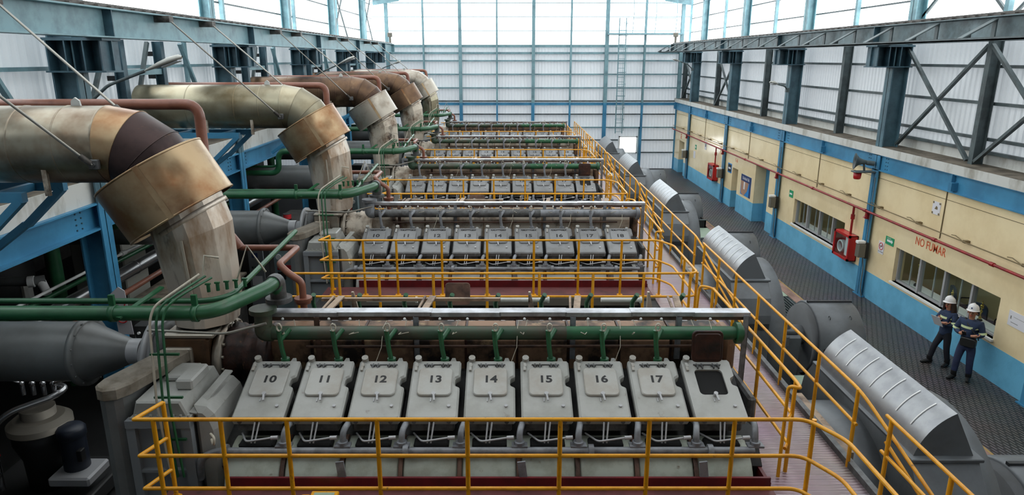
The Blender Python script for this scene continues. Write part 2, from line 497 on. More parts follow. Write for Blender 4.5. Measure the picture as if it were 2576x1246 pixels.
def fillet(pts, r, n=5):
    pts = [Vector(p) for p in pts]
    out = [pts[0]]
    for i in range(1, len(pts) - 1):
        a, b, c = pts[i - 1], pts[i], pts[i + 1]
        d1, d2 = (a - b), (c - b)
        t = min(r, d1.length * 0.49, d2.length * 0.49)
        p0, p1 = b + d1.normalized() * t, b + d2.normalized() * t
        for k in range(n + 1):
            u = k / n
            out.append((1 - u) ** 2 * p0 + 2 * u * (1 - u) * b + u * u * p1)
    out.append(pts[-1])
    return out
def rrect(w, h, r, n=4, cx=0.0, cy=0.0):
    out = []
    for sx, sy, a in ((1, -1, -PI / 2), (1, 1, 0), (-1, 1, PI / 2), (-1, -1, PI)):
        for k in range(n + 1):
            t = a + (PI / 2) * k / n
            out.append((cx + sx * (w / 2 - r) + r * math.cos(t), cy + sy * (h / 2 - r) + r * math.sin(t)))
    return out
def empty(name, loc, label, cat, group=None, kind=None):
    o = bpy.data.objects.new(name, None)
    COL.objects.link(o)
    o.location = loc
    o.empty_display_size = 0.2
    o['label'] = label
    o['category'] = cat
    if group:
        o['group'] = group
    if kind:
        o['kind'] = kind
    return o
def tag(o, label, cat, group=None):
    o['label'] = label
    o['category'] = cat
    if group:
        o['group'] = group
    return o
def part(mb, name, m, parent, **k):
    # mesh in world coordinates hung under an unrotated, unscaled parent chain
    o = mb.build(name, m, parent, **k)
    p = parent
    off = Vector((0, 0, 0))
    while p is not None:
        off += p.location
        p = p.parent
    for v in o.data.vertices:
        v.co -= off
    return o
def struct(mb, name, m, **k):
    o = mb.build(name, m)
    o['kind'] = 'structure'
    for a, b in k.items():
        o[a] = b
    return o
def kids(o):
    return [c for c in COL.objects if c.parent == o]
def copy_tree(o, parent=None, childmap=None):
    c = o.copy()
    COL.objects.link(c)
    c.parent = parent
    for ch in childmap[o.name]:
        copy_tree(ch, c, childmap)
    return c
def child_map():
    d = {o.name: [] for o in COL.objects}
    for o in COL.objects:
        if o.parent is not None:
            d[o.parent.name].append(o)
    return d
def remat(o, m):
    for sl in o.material_slots:
        sl.link = 'OBJECT'
        sl.material = M[m]
def text(s, size, name, m, parent, pos, ux, uy, ext=0.002, sx=1.0, bold=0.0):
    # lettering as a mesh: pos is the centre, ux the reading direction, uy the up direction
    cu = bpy.data.curves.new(name, 'FONT')
    cu.body = s
    cu.size = size
    cu.align_x = 'CENTER'
    cu.align_y = 'CENTER'
    cu.extrude = ext
    cu.offset = bold * size
    cu.resolution_u = 3
    t = bpy.data.objects.new(name + '_tmp', cu)
    COL.objects.link(t)
    bpy.context.view_layer.update()
    me = bpy.data.meshes.new_from_object(t.evaluated_get(bpy.context.evaluated_depsgraph_get()))
    COL.objects.unlink(t)
    bpy.data.objects.remove(t)
    ux, uy = Vector(ux).normalized(), Vector(uy).normalized()
    nz = ux.cross(uy)
    off = Vector((0, 0, 0))
    p = parent
    while p is not None:
        off += p.location
        p = p.parent
    c = Vector(pos) - off
    for v in me.vertices:
        q = v.co
        v.co = c + ux * (q.x * sx) + uy * q.y + nz * q.z
    me.materials.clear()
    me.materials.append(M[m])
    o = bpy.data.objects.new(name, me)
    COL.objects.link(o)
    o.parent = parent
    return o
ROW = ['fifth', 'fourth', 'third', 'second', 'first']     # counted from the white back wall
# ------------------------------------------------------------------ the hall
Y0, Y1 = -8.0, 44.5
XL, XR = -8.4, 11.4
COLS = [12.7 + 7 * k for k in range(-2, 5)]        # column lines (middle of the flange)
def rects(a0, a1, z0, z1, holes):
    # split a wall rectangle around its openings
    ys = sorted({a0, a1} | {v for h in holes for v in h[:2] if a0 < v < a1})
    out = []
    for i in range(len(ys) - 1):
        m = (ys[i] + ys[i + 1]) / 2
        cuts = sorted([(h[2], h[3]) for h in holes if h[0] < m < h[1]])
        z = z0
        for c0, c1 in cuts:
            c0, c1 = max(c0, z0), min(c1, z1)
            if c1 <= c0:
                continue
            if c0 > z:
                out.append((ys[i], ys[i + 1], z, c0))
            z = c1
        if z < z1:
            out.append((ys[i], ys[i + 1], z, z1))
    return out
def corr(mb, p, along, n, a0, a1, z0, z1, pitch=0.19, depth=0.035):
    # trapezoidal sheet: p + along*t, ribs towards n
    p, along, n = Vector(p), Vector(along), Vector(n)
    t, pts = a0, []
    while t < a1:
        for f, d in ((0, 0), (0.55, 0), (0.68, 1), (0.87, 1)):
            u = t + f * pitch
            if u <= a1:
                pts.append((u, d * depth))
        t += pitch
    pts.append((a1, 0))
    vs, fs = [], []
    for u, d in pts:
        q = p + along * u + n * d
        vs += [(q.x, q.y, z0), (q.x, q.y, z1)]
    for i in range(len(pts) - 1):
        fs.append((2 * i, 2 * i + 2, 2 * i + 3, 2 * i + 1))
    mb.add(vs, fs)

# floors
struct(MB().box((8.62, Y0, -0.3), (15.5, Y1, 0.0)), 'floor', 'checker')
struct(MB().box((3.2, Y0, -1.2), (8.62, Y1, -1.0)), 'floor', 'concrete_dark')
struct(MB().box((-16, Y0, -0.3), (3.2, Y1, 0.0)), 'floor', 'concrete_dark')
struct(MB().box((3.2, Y0, -1.0), (3.3, Y1, -0.05)), 'trim_1', 'concrete_dark')
struct(MB().box((8.45, Y0, -0.05), (8.72, Y1, 0.012)), 'trim_2', 'strip')
struct(MB().box((8.72, Y0, 0.0), (8.77, Y1, 0.014)), 'trim_3', 'stripe_y')

# right wall: painted masonry with office windows and door recesses
WIN = [(14.08, 18.22, 0.93, 1.89), (21.2, 25.15, 0.95, 1.87)]
DOORS = [(27.83, 29.42, -0.1, 2.48), (31.66, 32.46, -0.1, 1.92), (41.7, 42.95, -0.1, 2.0)]
holes = WIN + DOORS
wr = MB()
for a, b, c, d in rects(Y0, Y1, 0.8, 4.0, holes):
    wr.box((10.7, a, c), (10.98, b, d))
wall_r = struct(wr, 'wall_right', 'cream')
dd = MB()
for a, b, c, d in rects(Y0, Y1, 0.0, 0.8, holes):
    dd.box((10.697, a, c), (10.98, b, d))
part(dd, 'dado', 'blue_wall', wall_r)
sm = MB()
for k in range(6):
    y = 16.45 + 7 * k
    sm.box((10.694, y - 0.008, 2.62), (10.7, y + 0.008, 3.82))
part(sm, 'panel_seam', 'seam', wall_r)
hs = MB()
hs.box((10.694, Y0, 3.58), (10.7, Y1, 3.592))
part(hs, 'panel_seam', 'seam', wall_r)
# recess backs, jambs and doors
for i, (a, b, c, d) in enumerate(DOORS):
    rb = MB()
    dep = 11.5 if i != 0 else 11.16
    rb.box((10.98, b, 0.8), (dep, b + 0.06, d))
    rb.box((10.98, a - 0.06, 0.8), (dep, a, d))
    rb.box((10.98, a - 0.06, d), (dep, b + 0.06, d + 0.06))
    rj = struct(rb, 'trim_%d' % (4 + i), 'cream')
    part(MB().box((10.98, b, 0), (dep, b + 0.06, 0.8)).box((10.98, a - 0.06, 0), (dep, a, 0.8)), 'dado', 'blue_wall', rj)
    dr = struct(MB().box((dep, a, 0.02), (dep + 0.05, b, d)), 'door_%d' % (i + 1), 'blue' if i == 0 else 'cream')
    part(MB().box((dep - 0.012, a + 0.1, 0.12), (dep, b - 0.1, d - 0.12), 0.005), 'door_panel', 'blue' if i != 1 else 'concrete', dr)
    part(MB().tube(fillet([(dep - 0.012, a + 0.14, 1.0), (dep - 0.06, a + 0.14, 1.0), (dep - 0.06, a + 0.26, 1.0)], 0.02), 0.012, 6), 'door_handle', 'stainless', dr)

# office windows with frames, panes and sill
for i, (a, b, c, d) in enumerate(WIN):
    fr = MB()
    w = 0.045
    n = 4
    fr.box((10.8, a, d - w), (10.9, b, d)).box((10.8, a, c), (10.9, b, c + w)).box((10.8, a, c), (10.9, a + w, d)).box((10.8, b - w, c), (10.9, b, d))
    for k in range(1, n):
        y = a + (b - a) * k / n
        fr.box((10.78, y - 0.035, c), (10.9, y + 0.035, d))
    wn = struct(fr, 'window_%d' % (i + 1), 'alu')
    for k in range(n):
        ya, yb = a + (b - a) * k / n, a + (b - a) * (k + 1) / n
        part(MB().box((10.845, ya + 0.03, c + w), (10.851, yb - 0.03, d - w)), 'pane', 'glass', wn)
        if k in (1, 2, 3):
            part(MB().box((10.87, (ya + yb) / 2 - 0.016, c + w), (10.9, (ya + yb) / 2 + 0.016, d - w)), 'sliding_stile', 'alu', wn)
    part(MB().box((10.64, a - 0.03, c - 0.05), (11.3, b + 0.03, c)), 'window_sill', 'white', wn)
# office rooms behind the windows
ow = MB()
for ya, yb in ((13.2, 19.4), (20.3, 26.4)):
    ow.box((13.3, ya, 0), (13.4, yb, 2.7)).box((10.98, ya - 0.1, 0), (14.1, ya, 2.7)).box((10.98, yb, 0), (14.1, yb + 0.1, 2.7)).box((10.98, ya - 0.1, 2.7), (14.1, yb + 0.1, 2.8))
struct(ow, 'wall_office', 'office_wall')
struct(MB().box((10.98, 13.2, 0.0), (14.0, 19.4, 0.012)).box((10.98, 20.3, 0.0), (14.0, 26.4, 0.012)), 'floor_office', 'officegrey')

# concrete ledge and blue edge beam over the offices
ld = struct(MB().box((10.58, Y0, 4.25), (11.7, Y1, 4.47)), 'trim_7', 'clad_dirty')
part(MB().box((10.6, Y0, 4.47), (11.34, Y1, 4.476)), 'dust_layer', 'ledge_top', ld)
bb = MB()
bb.box((10.66, Y0, 3.8), (10.7, Y1, 4.25)).box((10.6, Y0, 4.225), (10.7, Y1, 4.25)).box((10.6, Y0, 3.8), (10.7, Y1, 3.825))
beam_r = struct(bb, 'beam_right', 'blue')
st = MB()
for k in range(-2, 5):
    y = 16.2 + 7 * k
    st.prism([(0, 0), (0.1, 0.12), (0.1, 0.42), (0, 0.42)], (10.66, y, 3.82), (-1, 0, 0), (0, 0, 1), -0.02, 0.02)
    st.box((10.5, y - 0.14, 3.86), (10.66, y - 0.02, 4.06))
part(st, 'beam_stiffener', 'blue', beam_r)
bt = MB()
for yc in COLS:
    for dy in (0.42, 0.52):
        for k in range(4):
            bt.cyl((10.645, yc + dy, 3.88 + 0.1 * k), (10.66, yc + dy, 3.88 + 0.1 * k), 0.014, 6)
            bt.cyl((10.645, yc - dy, 3.88 + 0.1 * k), (10.66, yc - dy, 3.88 + 0.1 * k), 0.014, 6)
part(bt, 'bolt_pattern', 'teal_dark', beam_r)

# right upper wall: masonry strip, cladding, daylight panels
ms = MB().box((11.4, Y0, 4.47), (11.6, Y1, 4.76))
uw = struct(ms, 'wall_right_upper', 'clad_dirty')
cl = MB()
corr(cl, (11.42, 0, 0), (0, 1, 0), (-1, 0, 0), Y0, Y1, 4.76, 7.72)
part(cl, 'cladding', 'sheet', uw)
for z in (4.76, 5.06, 5.88, 6.72):
    part(MB().box((11.28, Y0, z - 0.035), (11.38, Y1, z + 0.035)), 'girt', 'greysteel', uw)
struct(MB().box((11.42, Y0, 7.72), (11.46, 3.0, 10.75)), 'wall_right_light_stop', 'clad')  # unseen blank stretch instead of daylight panel, put in to darken the foreground
cp = struct(MB().box((11.42, 3.0, 7.72), (11.46, Y1, 10.75)), 'window_3', 'lit')
for z in (8.45, 9.25, 10.05):
    part(MB().box((11.33, Y0, z - 0.025), (11.4, Y1, z + 0.025)), 'girt', 'greysteel', cp)
# left upper wall
lm = MB().box((XL - 0.2, Y0, 4.72), (XL, Y1, 5.2))
lw = struct(lm, 'wall_left', 'clad_dirty')
cl = MB()
corr(cl, (XL - 0.02, 0, 0), (0, 1, 0), (1, 0, 0), Y0, Y1, 5.2, 7.72)
part(cl, 'cladding', 'sheet', lw)
for z in (5.2, 6.0, 6.72):
    part(MB().box((XL + 0.02, Y0, z - 0.035), (XL + 0.12, Y1, z + 0.035)), 'girt', 'teal', lw)
struct(MB().box((XL - 0.06, Y0, 7.72), (XL - 0.02, 3.0, 10.75)), 'wall_left_light_stop', 'clad')  # left counterpart, also unseen and blank to keep the foreground dark
cp = struct(MB().box((XL - 0.06, 3.0, 7.72), (XL - 0.02, Y1, 10.75)), 'window_4', 'lit')
for z in (8.45, 9.25, 10.05):
    part(MB().box((XL + 0.03, Y0, z - 0.025), (XL + 0.1, Y1, z + 0.025)), 'girt', 'greysteel', cp)
# left ledge, blue beam
ld = struct(MB().box((-16, Y0, 4.3), (-7.72, Y1, 4.72)), 'trim_8', 'clad_dirty')
part(MB().box((XL, Y0, 4.72), (-7.76, Y1, 4.727)), 'dust_layer', 'ledge_top', ld)
bb = MB()
bb.box((-7.8, Y0, 3.8), (-7.76, Y1, 4.3)).box((-7.8, Y0, 4.27), (-7.62, Y1, 4.3)).box((-7.8, Y0, 3.8), (-7.62, Y1, 3.83))
beam_l = struct(bb, 'beam_left', 'blue')
bt = MB()
for yc in COLS:
    for dy in (0.5, 0.66):
        for k in range(4):
            for s in (-1, 1):
                bt.cyl((-7.76, yc + s * dy, 3.9 + 0.1 * k), (-7.742, yc + s * dy, 3.9 + 0.1 * k), 0.016, 6)
part(bt, 'bolt_pattern', 'teal_dark', beam_l)
# annex behind the left colonnade
struct(MB().box((-16, Y0, 0), (-15.8, Y1, 4.3)), 'wall_annex', 'concrete')

# columns
for side in (-1, 1):
    for i, yc in enumerate(COLS):
        xa = 10.6 if side > 0 else -7.6
        xb = xa + side * 0.45
        def seg(z0, z1):
            m = MB()
            m.box((min(xa, xa + side * 0.03), yc - 0.17, z0), (max(xa, xa + side * 0.03), yc + 0.17, z1))
            m.box((min(xb, xb - side * 0.03), yc - 0.17, z0), (max(xb, xb - side * 0.03), yc + 0.17, z1))
            m.box((min(xa, xb), yc - 0.012, z0), (max(xa, xb), yc + 0.012, z1))
            return m
        c = struct(seg(4.3, 7.7), 'column', 'teal_col_shaded')
        part(seg(0, 4.3), 'column_foot', 'blue', c)
        part(MB().box((min(xa, xb) - 0.03, yc - 0.25, -0.0), (max(xa, xb) + 0.03, yc + 0.25, 0.03)), 'base_plate', 'blue', c)
        xu0, xu1 = (11.0, 11.3) if side > 0 else (-8.3, -8.0)
        part(MB().box((xu0, yc - 0.17, 7.7), (xu0 + 0.03, yc + 0.17, 10.7)).box((xu1 - 0.03, yc - 0.17, 7.7), (xu1, yc + 0.17, 10.7)).box((xu0, yc - 0.012, 7.7), (xu1, yc + 0.012, 10.7)), 'upper_shaft', 'teal_pale_lit', c)  # paler teal paints the clerestory light onto the upper shaft
        # corbel carrying the crane girder
        g0, g1 = (10.02, 11.06) if side > 0 else (-8.06, -7.0)
        cb = MB().box((g0, yc - 0.3, 6.66), (g1, yc + 0.3, 6.69)).box((g0, yc - 0.3, 7.2), (g1, yc + 0.3, 7.25)).box((g0, yc - 0.015, 6.69), (g1, yc + 0.015, 7.2))
        for f in (0.06, 0.36, 0.66, 0.94):
            x = g0 + (g1 - g0) * f
            cb.box((x - 0.012, yc - 0.29, 6.69), (x + 0.012, yc + 0.29, 7.2))
        part(cb, 'corbel', 'teal_dark', c)
# mid-bay posts, diagonal braces
for side in (-1, 1):
    for i in range(-1, 5):
        y = 16.3 + 7 * i if side > 0 else 14.0 + 7 * i
        x = 11.12 if side > 0 else XL + 0.22
        if side > 0:
            struct(MB().ibeam((x, y, 4.47), (x, y, 7.5), 0.26, 0.16, 0.02, 0.014, (1, 0, 0)), 'column', 'greysteel')
        xu = 11.25 if side > 0 else -8.25
        struct(MB().box((xu - 0.06, y - 0.07, 7.72), (xu + 0.06, y + 0.07, 10.7)), 'column', 'teal_pale_lit')
def brace(side, ya, za, yb, zb, w=0.09, x=None, m='greysteel'):
    x = x if x is not None else (10.98 if side > 0 else XL + 0.2)
    struct(MB().bar((x, ya, za), (x, yb, zb), 0.07, w, (1, 0, 0)), 'diagonal_beam', m)
for y in (13.0, 16.4, 34.0, 41.0):
    yb = y + 3.2
    brace(1, y, 4.55, yb, 7.2)
    brace(1, yb, 4.55, y, 7.2, x=11.04)
for y in (12.7, 16.4):
    brace(1, y, 7.9, y + 3.4, 10.6, 0.06, 11.3)
    brace(1, y + 3.4, 7.9, y, 10.6, 0.06, 11.3)
for i in range(-1, 5):
    y = 12.9 + 7 * i
    brace(-1, y + 0.1, 4.75, y + 1.75, 7.25, 0.08)
    brace(-1, y + 3.3, 7.25, y + 1.9, 4.75, 0.08, XL + 0.26)
    brace(-1, y + 5.0, 7.25, y + 6.6, 4.75, 0.1, XL + 0.22, 'teal')
    struct(MB().box((XL + 0.12, y + 5.3, 5.0), (XL + 0.2, y + 5.42, 7.3)), 'column', 'teal')
for y in (34.0, 40.8):
    brace(-1, y, 7.9, y + 3.0, 10.6, 0.06, -8.2)
    brace(-1, y + 3.0, 7.9, y, 10.6, 0.06, -8.2)

# crane girders with rail
for side in (-1, 1):
    x = 10.2 if side > 0 else -7.1
    nm = 'right' if side > 0 else 'left'
    y1 = 43.9
    g = MB().ibeam((x, -6, 7.5), (x, y1, 7.5), 0.5, 0.36, 0.025, 0.016).box((x - 0.18, y1, 7.25), (x + 0.18, y1 + 0.02, 7.75))
    go = tag(g.build('crane_girder', 'teal_worn' if side > 0 else 'teal'), 'long %s runway girder %s' % (('grey-teal', 'with triangular brackets, over the cream office wall') if side > 0 else ('pale teal', 'with tie-rod blocks, over the exhaust pipes')), 'girder')
    part(MB().box((x - 0.045, -6, 7.75), (x + 0.045, y1, 7.83), 0.01), 'crane_rail', 'rail_steel', go)
    part(MB().box((x - 0.17, -6, 7.75), (x + 0.17, y1, 7.758)), 'rail_pad', 'rail_steel', go)
    cl = MB()
    y = 6.0
    while y < y1:
        for s in (-1, 1):
            cl.box((x + s * 0.09 - 0.035, y, 7.758), (x + s * 0.09 + 0.035, y + 0.1, 7.79))
        y += 0.4
    q = part(cl, 'rail_clip_pattern', 'rail_steel', go)
    q['kind'] = 'stuff'
    for yc in COLS:
        for dy in ((-0.12, 0.12) if side < 0 else (0.0,)):
            pass
        part(MB().box((x - 0.17, yc - 0.012, 7.275), (x + 0.17, yc + 0.012, 7.725)), 'web_stiffener', 'teal_dark', go)
    if side > 0:
        part(MB().box((9.32, 4, 7.235), (9.4, y1, 7.265)).box((9.32, 4, 7.235), (9.335, y1, 7.3)), 'edge_angle', 'greysteel', go)
        for k in range(-3, 17):
            y = 12.9 + 1.97 * k
            m = MB().bar((10.18, y, 7.27), (9.36, y, 7.27), 0.12, 0.025).bar((10.04, y, 7.68), (9.36, y, 7.29), 0.17, 0.025).bar((10.04, y, 7.27), (10.04, y, 7.69), 0.12, 0.03, (1, 0, 0)).prism([(0, 0), (0.2, 0), (0.2, 0.12)], (9.38, y, 7.28), (1, 0, 0), (0, 0, 1), -0.012, 0.012)
            part(m, 'bracket', 'greysteel', go)
    else:
        for y in [7.6 + 7 * k for k in range(5)] + [9.7 + 7 * k for k in range(5)]:
            part(MB().box((-7.09, y - 0.09, 7.6), (-6.78, y + 0.09, 7.725)), 'rod_block', 'rail_steel', go)
    bx = MB().box((x - 0.06, y1 - 0.4, 7.83), (x + 0.06, y1 - 0.3, 8.16)).box((x - 0.14, y1 - 0.45, 8.15), (x + 0.14, y1 - 0.25, 8.4), 0.02)
    tag(bx.build('buffer_block', 'jbox'), 'small grey buffer block at the far end of the %s crane rail' % nm, 'buffer', 'crane rail buffers')

# back wall
holes = [(7.22, 8.3, 1.05, 2.02)]
bw = MB()
for a, b, c, d in rects(-16, 15, 0, 7.66, holes):
    corr(bw, (0, Y1, 0), (1, 0, 0), (0, -1, 0), a, b, c, d)
wall_b = struct(bw, 'wall_back', 'sheet')
for z, h, m in ((7.64, 0.16, 'teal'), (7.22, 0.12, 'teal'), (6.76, 0.08, 'teal'), (5.94, 0.08, 'teal'), (5.11, 0.08, 'teal'), (4.3, 0.08, 'greysteel'), (4.12, 0.16, 'blue'), (3.48, 0.07, 'greysteel'), (2.65, 0.07, 'teal'), (1.85, 0.07, 'greysteel'), (1.05, 0.07, 'greysteel')):
    for a, b in (((XL, XR),) if not 0.9 < z < 2.0 else ((XL, 7.1), (8.4, XR))):
        part(MB().box((a, Y1 - 0.16, z - h / 2), (b, Y1 - 0.04, z + h / 2)), 'girt', m, wall_b)
gl = struct(MB().prism([(XL, 7.66), (XR, 7.66), (XR, 10.75), (1.5, 12.3), (XL, 10.75)], (0, Y1 + 0.04, 0), (1, 0, 0), (0, 0, 1), -0.02, 0.02), 'window_5', 'lit')
for z in (8.55, 9.35, 10.16, 10.9):
    part(MB().box((XL, Y1 - 0.1, z - 0.02), (XR, Y1 - 0.02, z + 0.02)), 'girt', 'teal_pale_lit', gl)
for x, w in ((-5.17, 0.11), (-2.91, 0.2), (-0.64, 0.11), (1.62, 0.2), (3.94, 0.11), (6.15, 0.22), (8.5, 0.11), (-7.4, 0.2), (10.75, 0.2)):
    c = struct(MB().ibeam((x, Y1 - 0.28, 0), (x, Y1 - 0.28, 4.2), 0.22, w, 0.02, 0.012, (0, 1, 0)), 'column', 'blue')
    part(MB().ibeam((x, Y1 - 0.28, 4.2), (x, Y1 - 0.28, 10.8), 0.22, w, 0.02, 0.012, (0, 1, 0)), 'upper_shaft', 'teal', c)
dfm = MB().box((7.16, Y1 - 0.1, 1.0), (7.24, Y1 + 0.1, 2.08)).box((8.28, Y1 - 0.1, 1.0), (8.36, Y1 + 0.1, 2.08)).box((7.16, Y1 - 0.1, 2.02), (8.36, Y1 + 0.1, 2.08)).box((7.16, Y1 - 0.1, 1.0), (8.36, Y1 + 0.1, 1.06))
w6 = struct(dfm, 'window_6', 'white')
part(MB().box((7.2, Y1 + 0.03, 1.02), (8.32, Y1 + 0.05, 2.06)), 'pane', 'lit', w6)
struct(MB().box((6.45, Y1 - 0.2, 2.6), (8.45, Y1 - 0.1, 2.68)).box((8.38, Y1 - 0.2, 0), (8.45, Y1 - 0.1, 2.68)), 'trim_9', 'teal')
ck = empty('catwalk', (8.4, Y1 - 0.6, 8.3), 'high catwalk beam with tubular guard rail beside the caged ladder', 'catwalk')
part(MB().box((6.15, Y1 - 0.5, 8.28), (10.75, Y1 - 0.3, 8.4)).box((6.15, Y1 - 0.9, 8.3), (10.75, Y1 - 0.5, 8.33)), 'catwalk_beam', 'teal', ck)
cw = MB()
for x in (7.6, 8.95, 10.2):
    cw.tube([(x, Y1 - 0.85, 8.33), (x + 0.05, Y1 - 0.85, 9.6), (x, Y1 - 0.8, 10.6)], 0.02, 6)
cw.tube([(7.6, Y1 - 0.85, 9.25), (10.2, Y1 - 0.85, 9.25)], 0.02, 6).tube([(7.6, Y1 - 0.85, 10.1), (10.2, Y1 - 0.85, 10.1)], 0.018, 6)
part(cw, 'guard_rail', 'teal_pale_lit', ck)

# roof: cladding with unseen glowing strips added for light, between rafters
for s in (-1, 1):
    xe = XL if s < 0 else XR
    def zr(x):
        return 10.75 + (12.3 - 10.75) * (1 - abs(x - 1.5) / abs(xe - 1.5))
    fr = [0.0, 0.2, 0.42, 0.62, 0.84, 1.0]
    for i in range(5):
        xa, xb = xe + (1.5 - xe) * fr[i], xe + (1.5 - xe) * fr[i + 1]
        litp = i in (1, 3)
        for ya, yb, lit_ in ((Y0, 3.5, False), (3.5, Y1, litp)):
            q = MB().add([(xa, ya, zr(xa)), (xb, ya, zr(xb)), (xb, yb, zr(xb)), (xa, yb, zr(xa)), (xa, ya, zr(xa) + 0.06), (xb, ya, zr(xb) + 0.06), (xb, yb, zr(xb) + 0.06), (xa, yb, zr(xa) + 0.06)],
                         [(0, 3, 2, 1), (4, 5, 6, 7), (0, 1, 5, 4), (2, 3, 7, 6), (1, 2, 6, 5), (3, 0, 4, 7)])
            struct(q, 'ceiling', 'added_rooflit' if lit_ else 'clad')  # added strips stop short of the front to darken the foreground
    for yc in COLS + [44.1]:
        xs = xe - s * 0.25
        r = MB().ibeam((xs, yc, 10.45), (1.5, yc, zr(1.5) - 0.3), 0.4, 0.24)
        r.prism([(0, 0), (1.6, 0.25), (1.6, 0.45), (0, 0.45)] if s < 0 else [(0, 0), (0, 0.45), (-1.6, 0.45), (-1.6, 0.25)], (xs, yc, 10.0), (1, 0, 0), (0, 0, 1), -0.1, 0.1)
        struct(r, 'roof_beam', 'teal')
struct(MB().box((-16, Y0 - 0.1, 0), (15, Y0, 11)), 'wall_front', 'clad')
# pit edges
struct(MB().box((8.6, Y0, -1.2), (8.64, Y1, 0.0)), 'trim_10', 'concrete_dark')
struct(MB().box((3.2, Y1 - 0.2, -1.2), (8.64, Y1, 0.0)), 'trim_11', 'concrete_dark')

# ------------------------------------------------------------------ engine (nearest one; the others are copies)
YC = 8.75
CX = [-2.885 + 0.67 * i for i in range(9)]
def cover_frame(cx, side):
    # side -1: bank towards the camera, +1: far bank (mirrored about the engine's centre plane)
    t = (cx, 7.95, 3.245) if side < 0 else (cx, 2 * YC - 7.95, 3.245)
    dv = Vector((0, -0.85 if side < 0 else 0.85, -0.34)).normalized()
    ux = Vector((1, 0, 0)) if side < 0 else Vector((-1, 0, 0))
    n = ux.cross(-dv)
    return Vector(t), ux, -dv, n          # origin at the upper edge, right, up-slope, outward
COVER = [(-0.28, -0.82), (0.28, -0.82), (0.3, -0.80), (0.3, -0.40), (0.29, -0.385), (0.25, -0.365), (0.24, -0.345), (0.24, -0.285), (0.25, -0.265), (0.29, -0.24), (0.3, -0.225), (0.3, -0.03), (0.28, 0.0), (-0.285, 0.0), (-0.3, -0.02), (-0.3, -0.80)]
KV = 1.115
COVER = [(p[0], p[1] * KV) for p in COVER]
def make_cover(eng, cx, side, num=None, opened=False):
    o, u, v, n = cover_frame(cx, side)
    def P(a, b, c):
        return o + u * a + v * (b * KV) + n * c
    if not opened:
        mb = MB().prism(COVER, o, u, v, -0.1, 0.0, 0.022)
    else:
        # frame round a shallow well; a black plate paints the opening's shade
        mb = MB()
        hole = rrect(0.34, 0.4, 0.05, 3, 0.0, -0.36)
        outer = COVER
        mb.prism(COVER, o, u, v, -0.1, -0.03, 0.01)
        ri = [(p[0] * 1.0, p[1]) for p in hole]
        # rim ring built by joining the hole to the nearest outline direction
        N = 40
        def ray(poly, c, ang):
            d = (math.cos(ang), math.sin(ang))
            best = None
            for i in range(len(poly)):
                x1, y1 = poly[i][0] - c[0], poly[i][1] - c[1]
                x2, y2 = poly[(i + 1) % len(poly)][0] - c[0], poly[(i + 1) % len(poly)][1] - c[1]
                den = d[0] * (y2 - y1) - d[1] * (x2 - x1)
                if abs(den) < 1e-9:
                    continue
                t = (x1 * (y2 - y1) - y1 * (x2 - x1)) / den
                s_ = (x1 * d[1] - y1 * d[0]) / den
                if t > 0 and -1e-6 <= s_ <= 1 + 1e-6 and (best is None or t < best):
                    best = t
            return (c[0] + d[0] * best, c[1] + d[1] * best)
        angs = sorted({2 * PI * k / N for k in range(N)} | {math.atan2(p[1] + 0.36, p[0]) % (2 * PI) for p in outer} | {math.atan2(p[1] + 0.36, p[0]) % (2 * PI) for p in hole})
        ra = [ray(outer, (0, -0.36), a) for a in angs]
        rb = [ray(hole, (0, -0.36), a) for a in angs]
        m = len(angs)
        vs = [P(p[0], p[1] / KV, d) for pl, d in ((ra, -0.03), (ra, 0.0), (rb, 0.0), (rb, -0.03)) for p in pl]
        fs = []
        for k in range(m):
            j = (k + 1) % m
            for r in range(3):
                fs.append((r * m + k, r * m + j, (r + 1) * m + j, (r + 1) * m + k))
        mb.add(vs, fs)
    c = part(mb, 'cylinder_cover', 'grey_eng', eng)
    hb = MB()
    if not opened:
        hb.prism(rrect(0.41, 0.44, 0.06, 4, 0.0, -0.37), o, u, v, 0.0, 0.03, 0.01)
        part(hb, 'hatch', 'hatch', c)
    else:
        part(MB().prism(rrect(0.34, 0.4, 0.05, 3, 0.0, -0.36), o, u, v, -0.0299, -0.026), 'hatch_shade_plate', 'gap_shade', c)  # thin black plate paints the dark of the open hatch
        # the hatch stands up on its hinges, scorched inside towards us
        hv = Vector((0, 0.12, 1)).normalized()
        hn = u.cross(hv)
        h0 = P(0, -0.1, 0.03)
        hb.prism(rrect(0.385, 0.4, 0.06, 4, 0.0, 0.235), h0, u, hv, -0.03, 0.0, 0.008)
        hb.prism(rrect(0.33, 0.34, 0.05, 4, 0.0, 0.235), h0, u, hv, 0.0, 0.012, 0.01)
        q = part(hb, 'hatch', 'burnt_dark', c)
        q['label'] = 'hatch flipped open, scorched dark brown inside'
    hg = MB()
    for a in (-0.12, -0.06, 0.08, 0.14):
        hg.cyl(P(a - 0.025, -0.09, 0.012), P(a + 0.025, -0.09, 0.012), 0.012, 6)
        hg.bar(P(a, -0.065, 0.008), P(a, -0.14, 0.02), 0.016, 0.02, tuple(n))
    hg.bar(P(-0.16, -0.075, 0.006), P(0.18, -0.075, 0.006), 0.01, 0.012, tuple(n))
    part(hg, 'hinge', 'head', c)
    k = MB().cyl(P(-0.235, -0.0, -0.02), P(-0.235, 0.0, 0.05), 0.042, 10).cyl(P(-0.245, -0.1, 0), P(-0.245, -0.1, 0.03), 0.02, 8).bar(P(-0.25, -0.06, 0.012), P(-0.25, -0.17, 0.012), 0.03, 0.03, tuple(n))
    part(k, 'filler_cap', 'hatch', c)
    lg = MB().prism([(-0.04, -0.01), (0.04, -0.01), (0.02, 0.055), (-0.02, 0.055)], P(0.2, 0, -0.04), u, v, -0.02, 0.02)
    part(lg, 'lifting_lug', 'grey_eng', c)
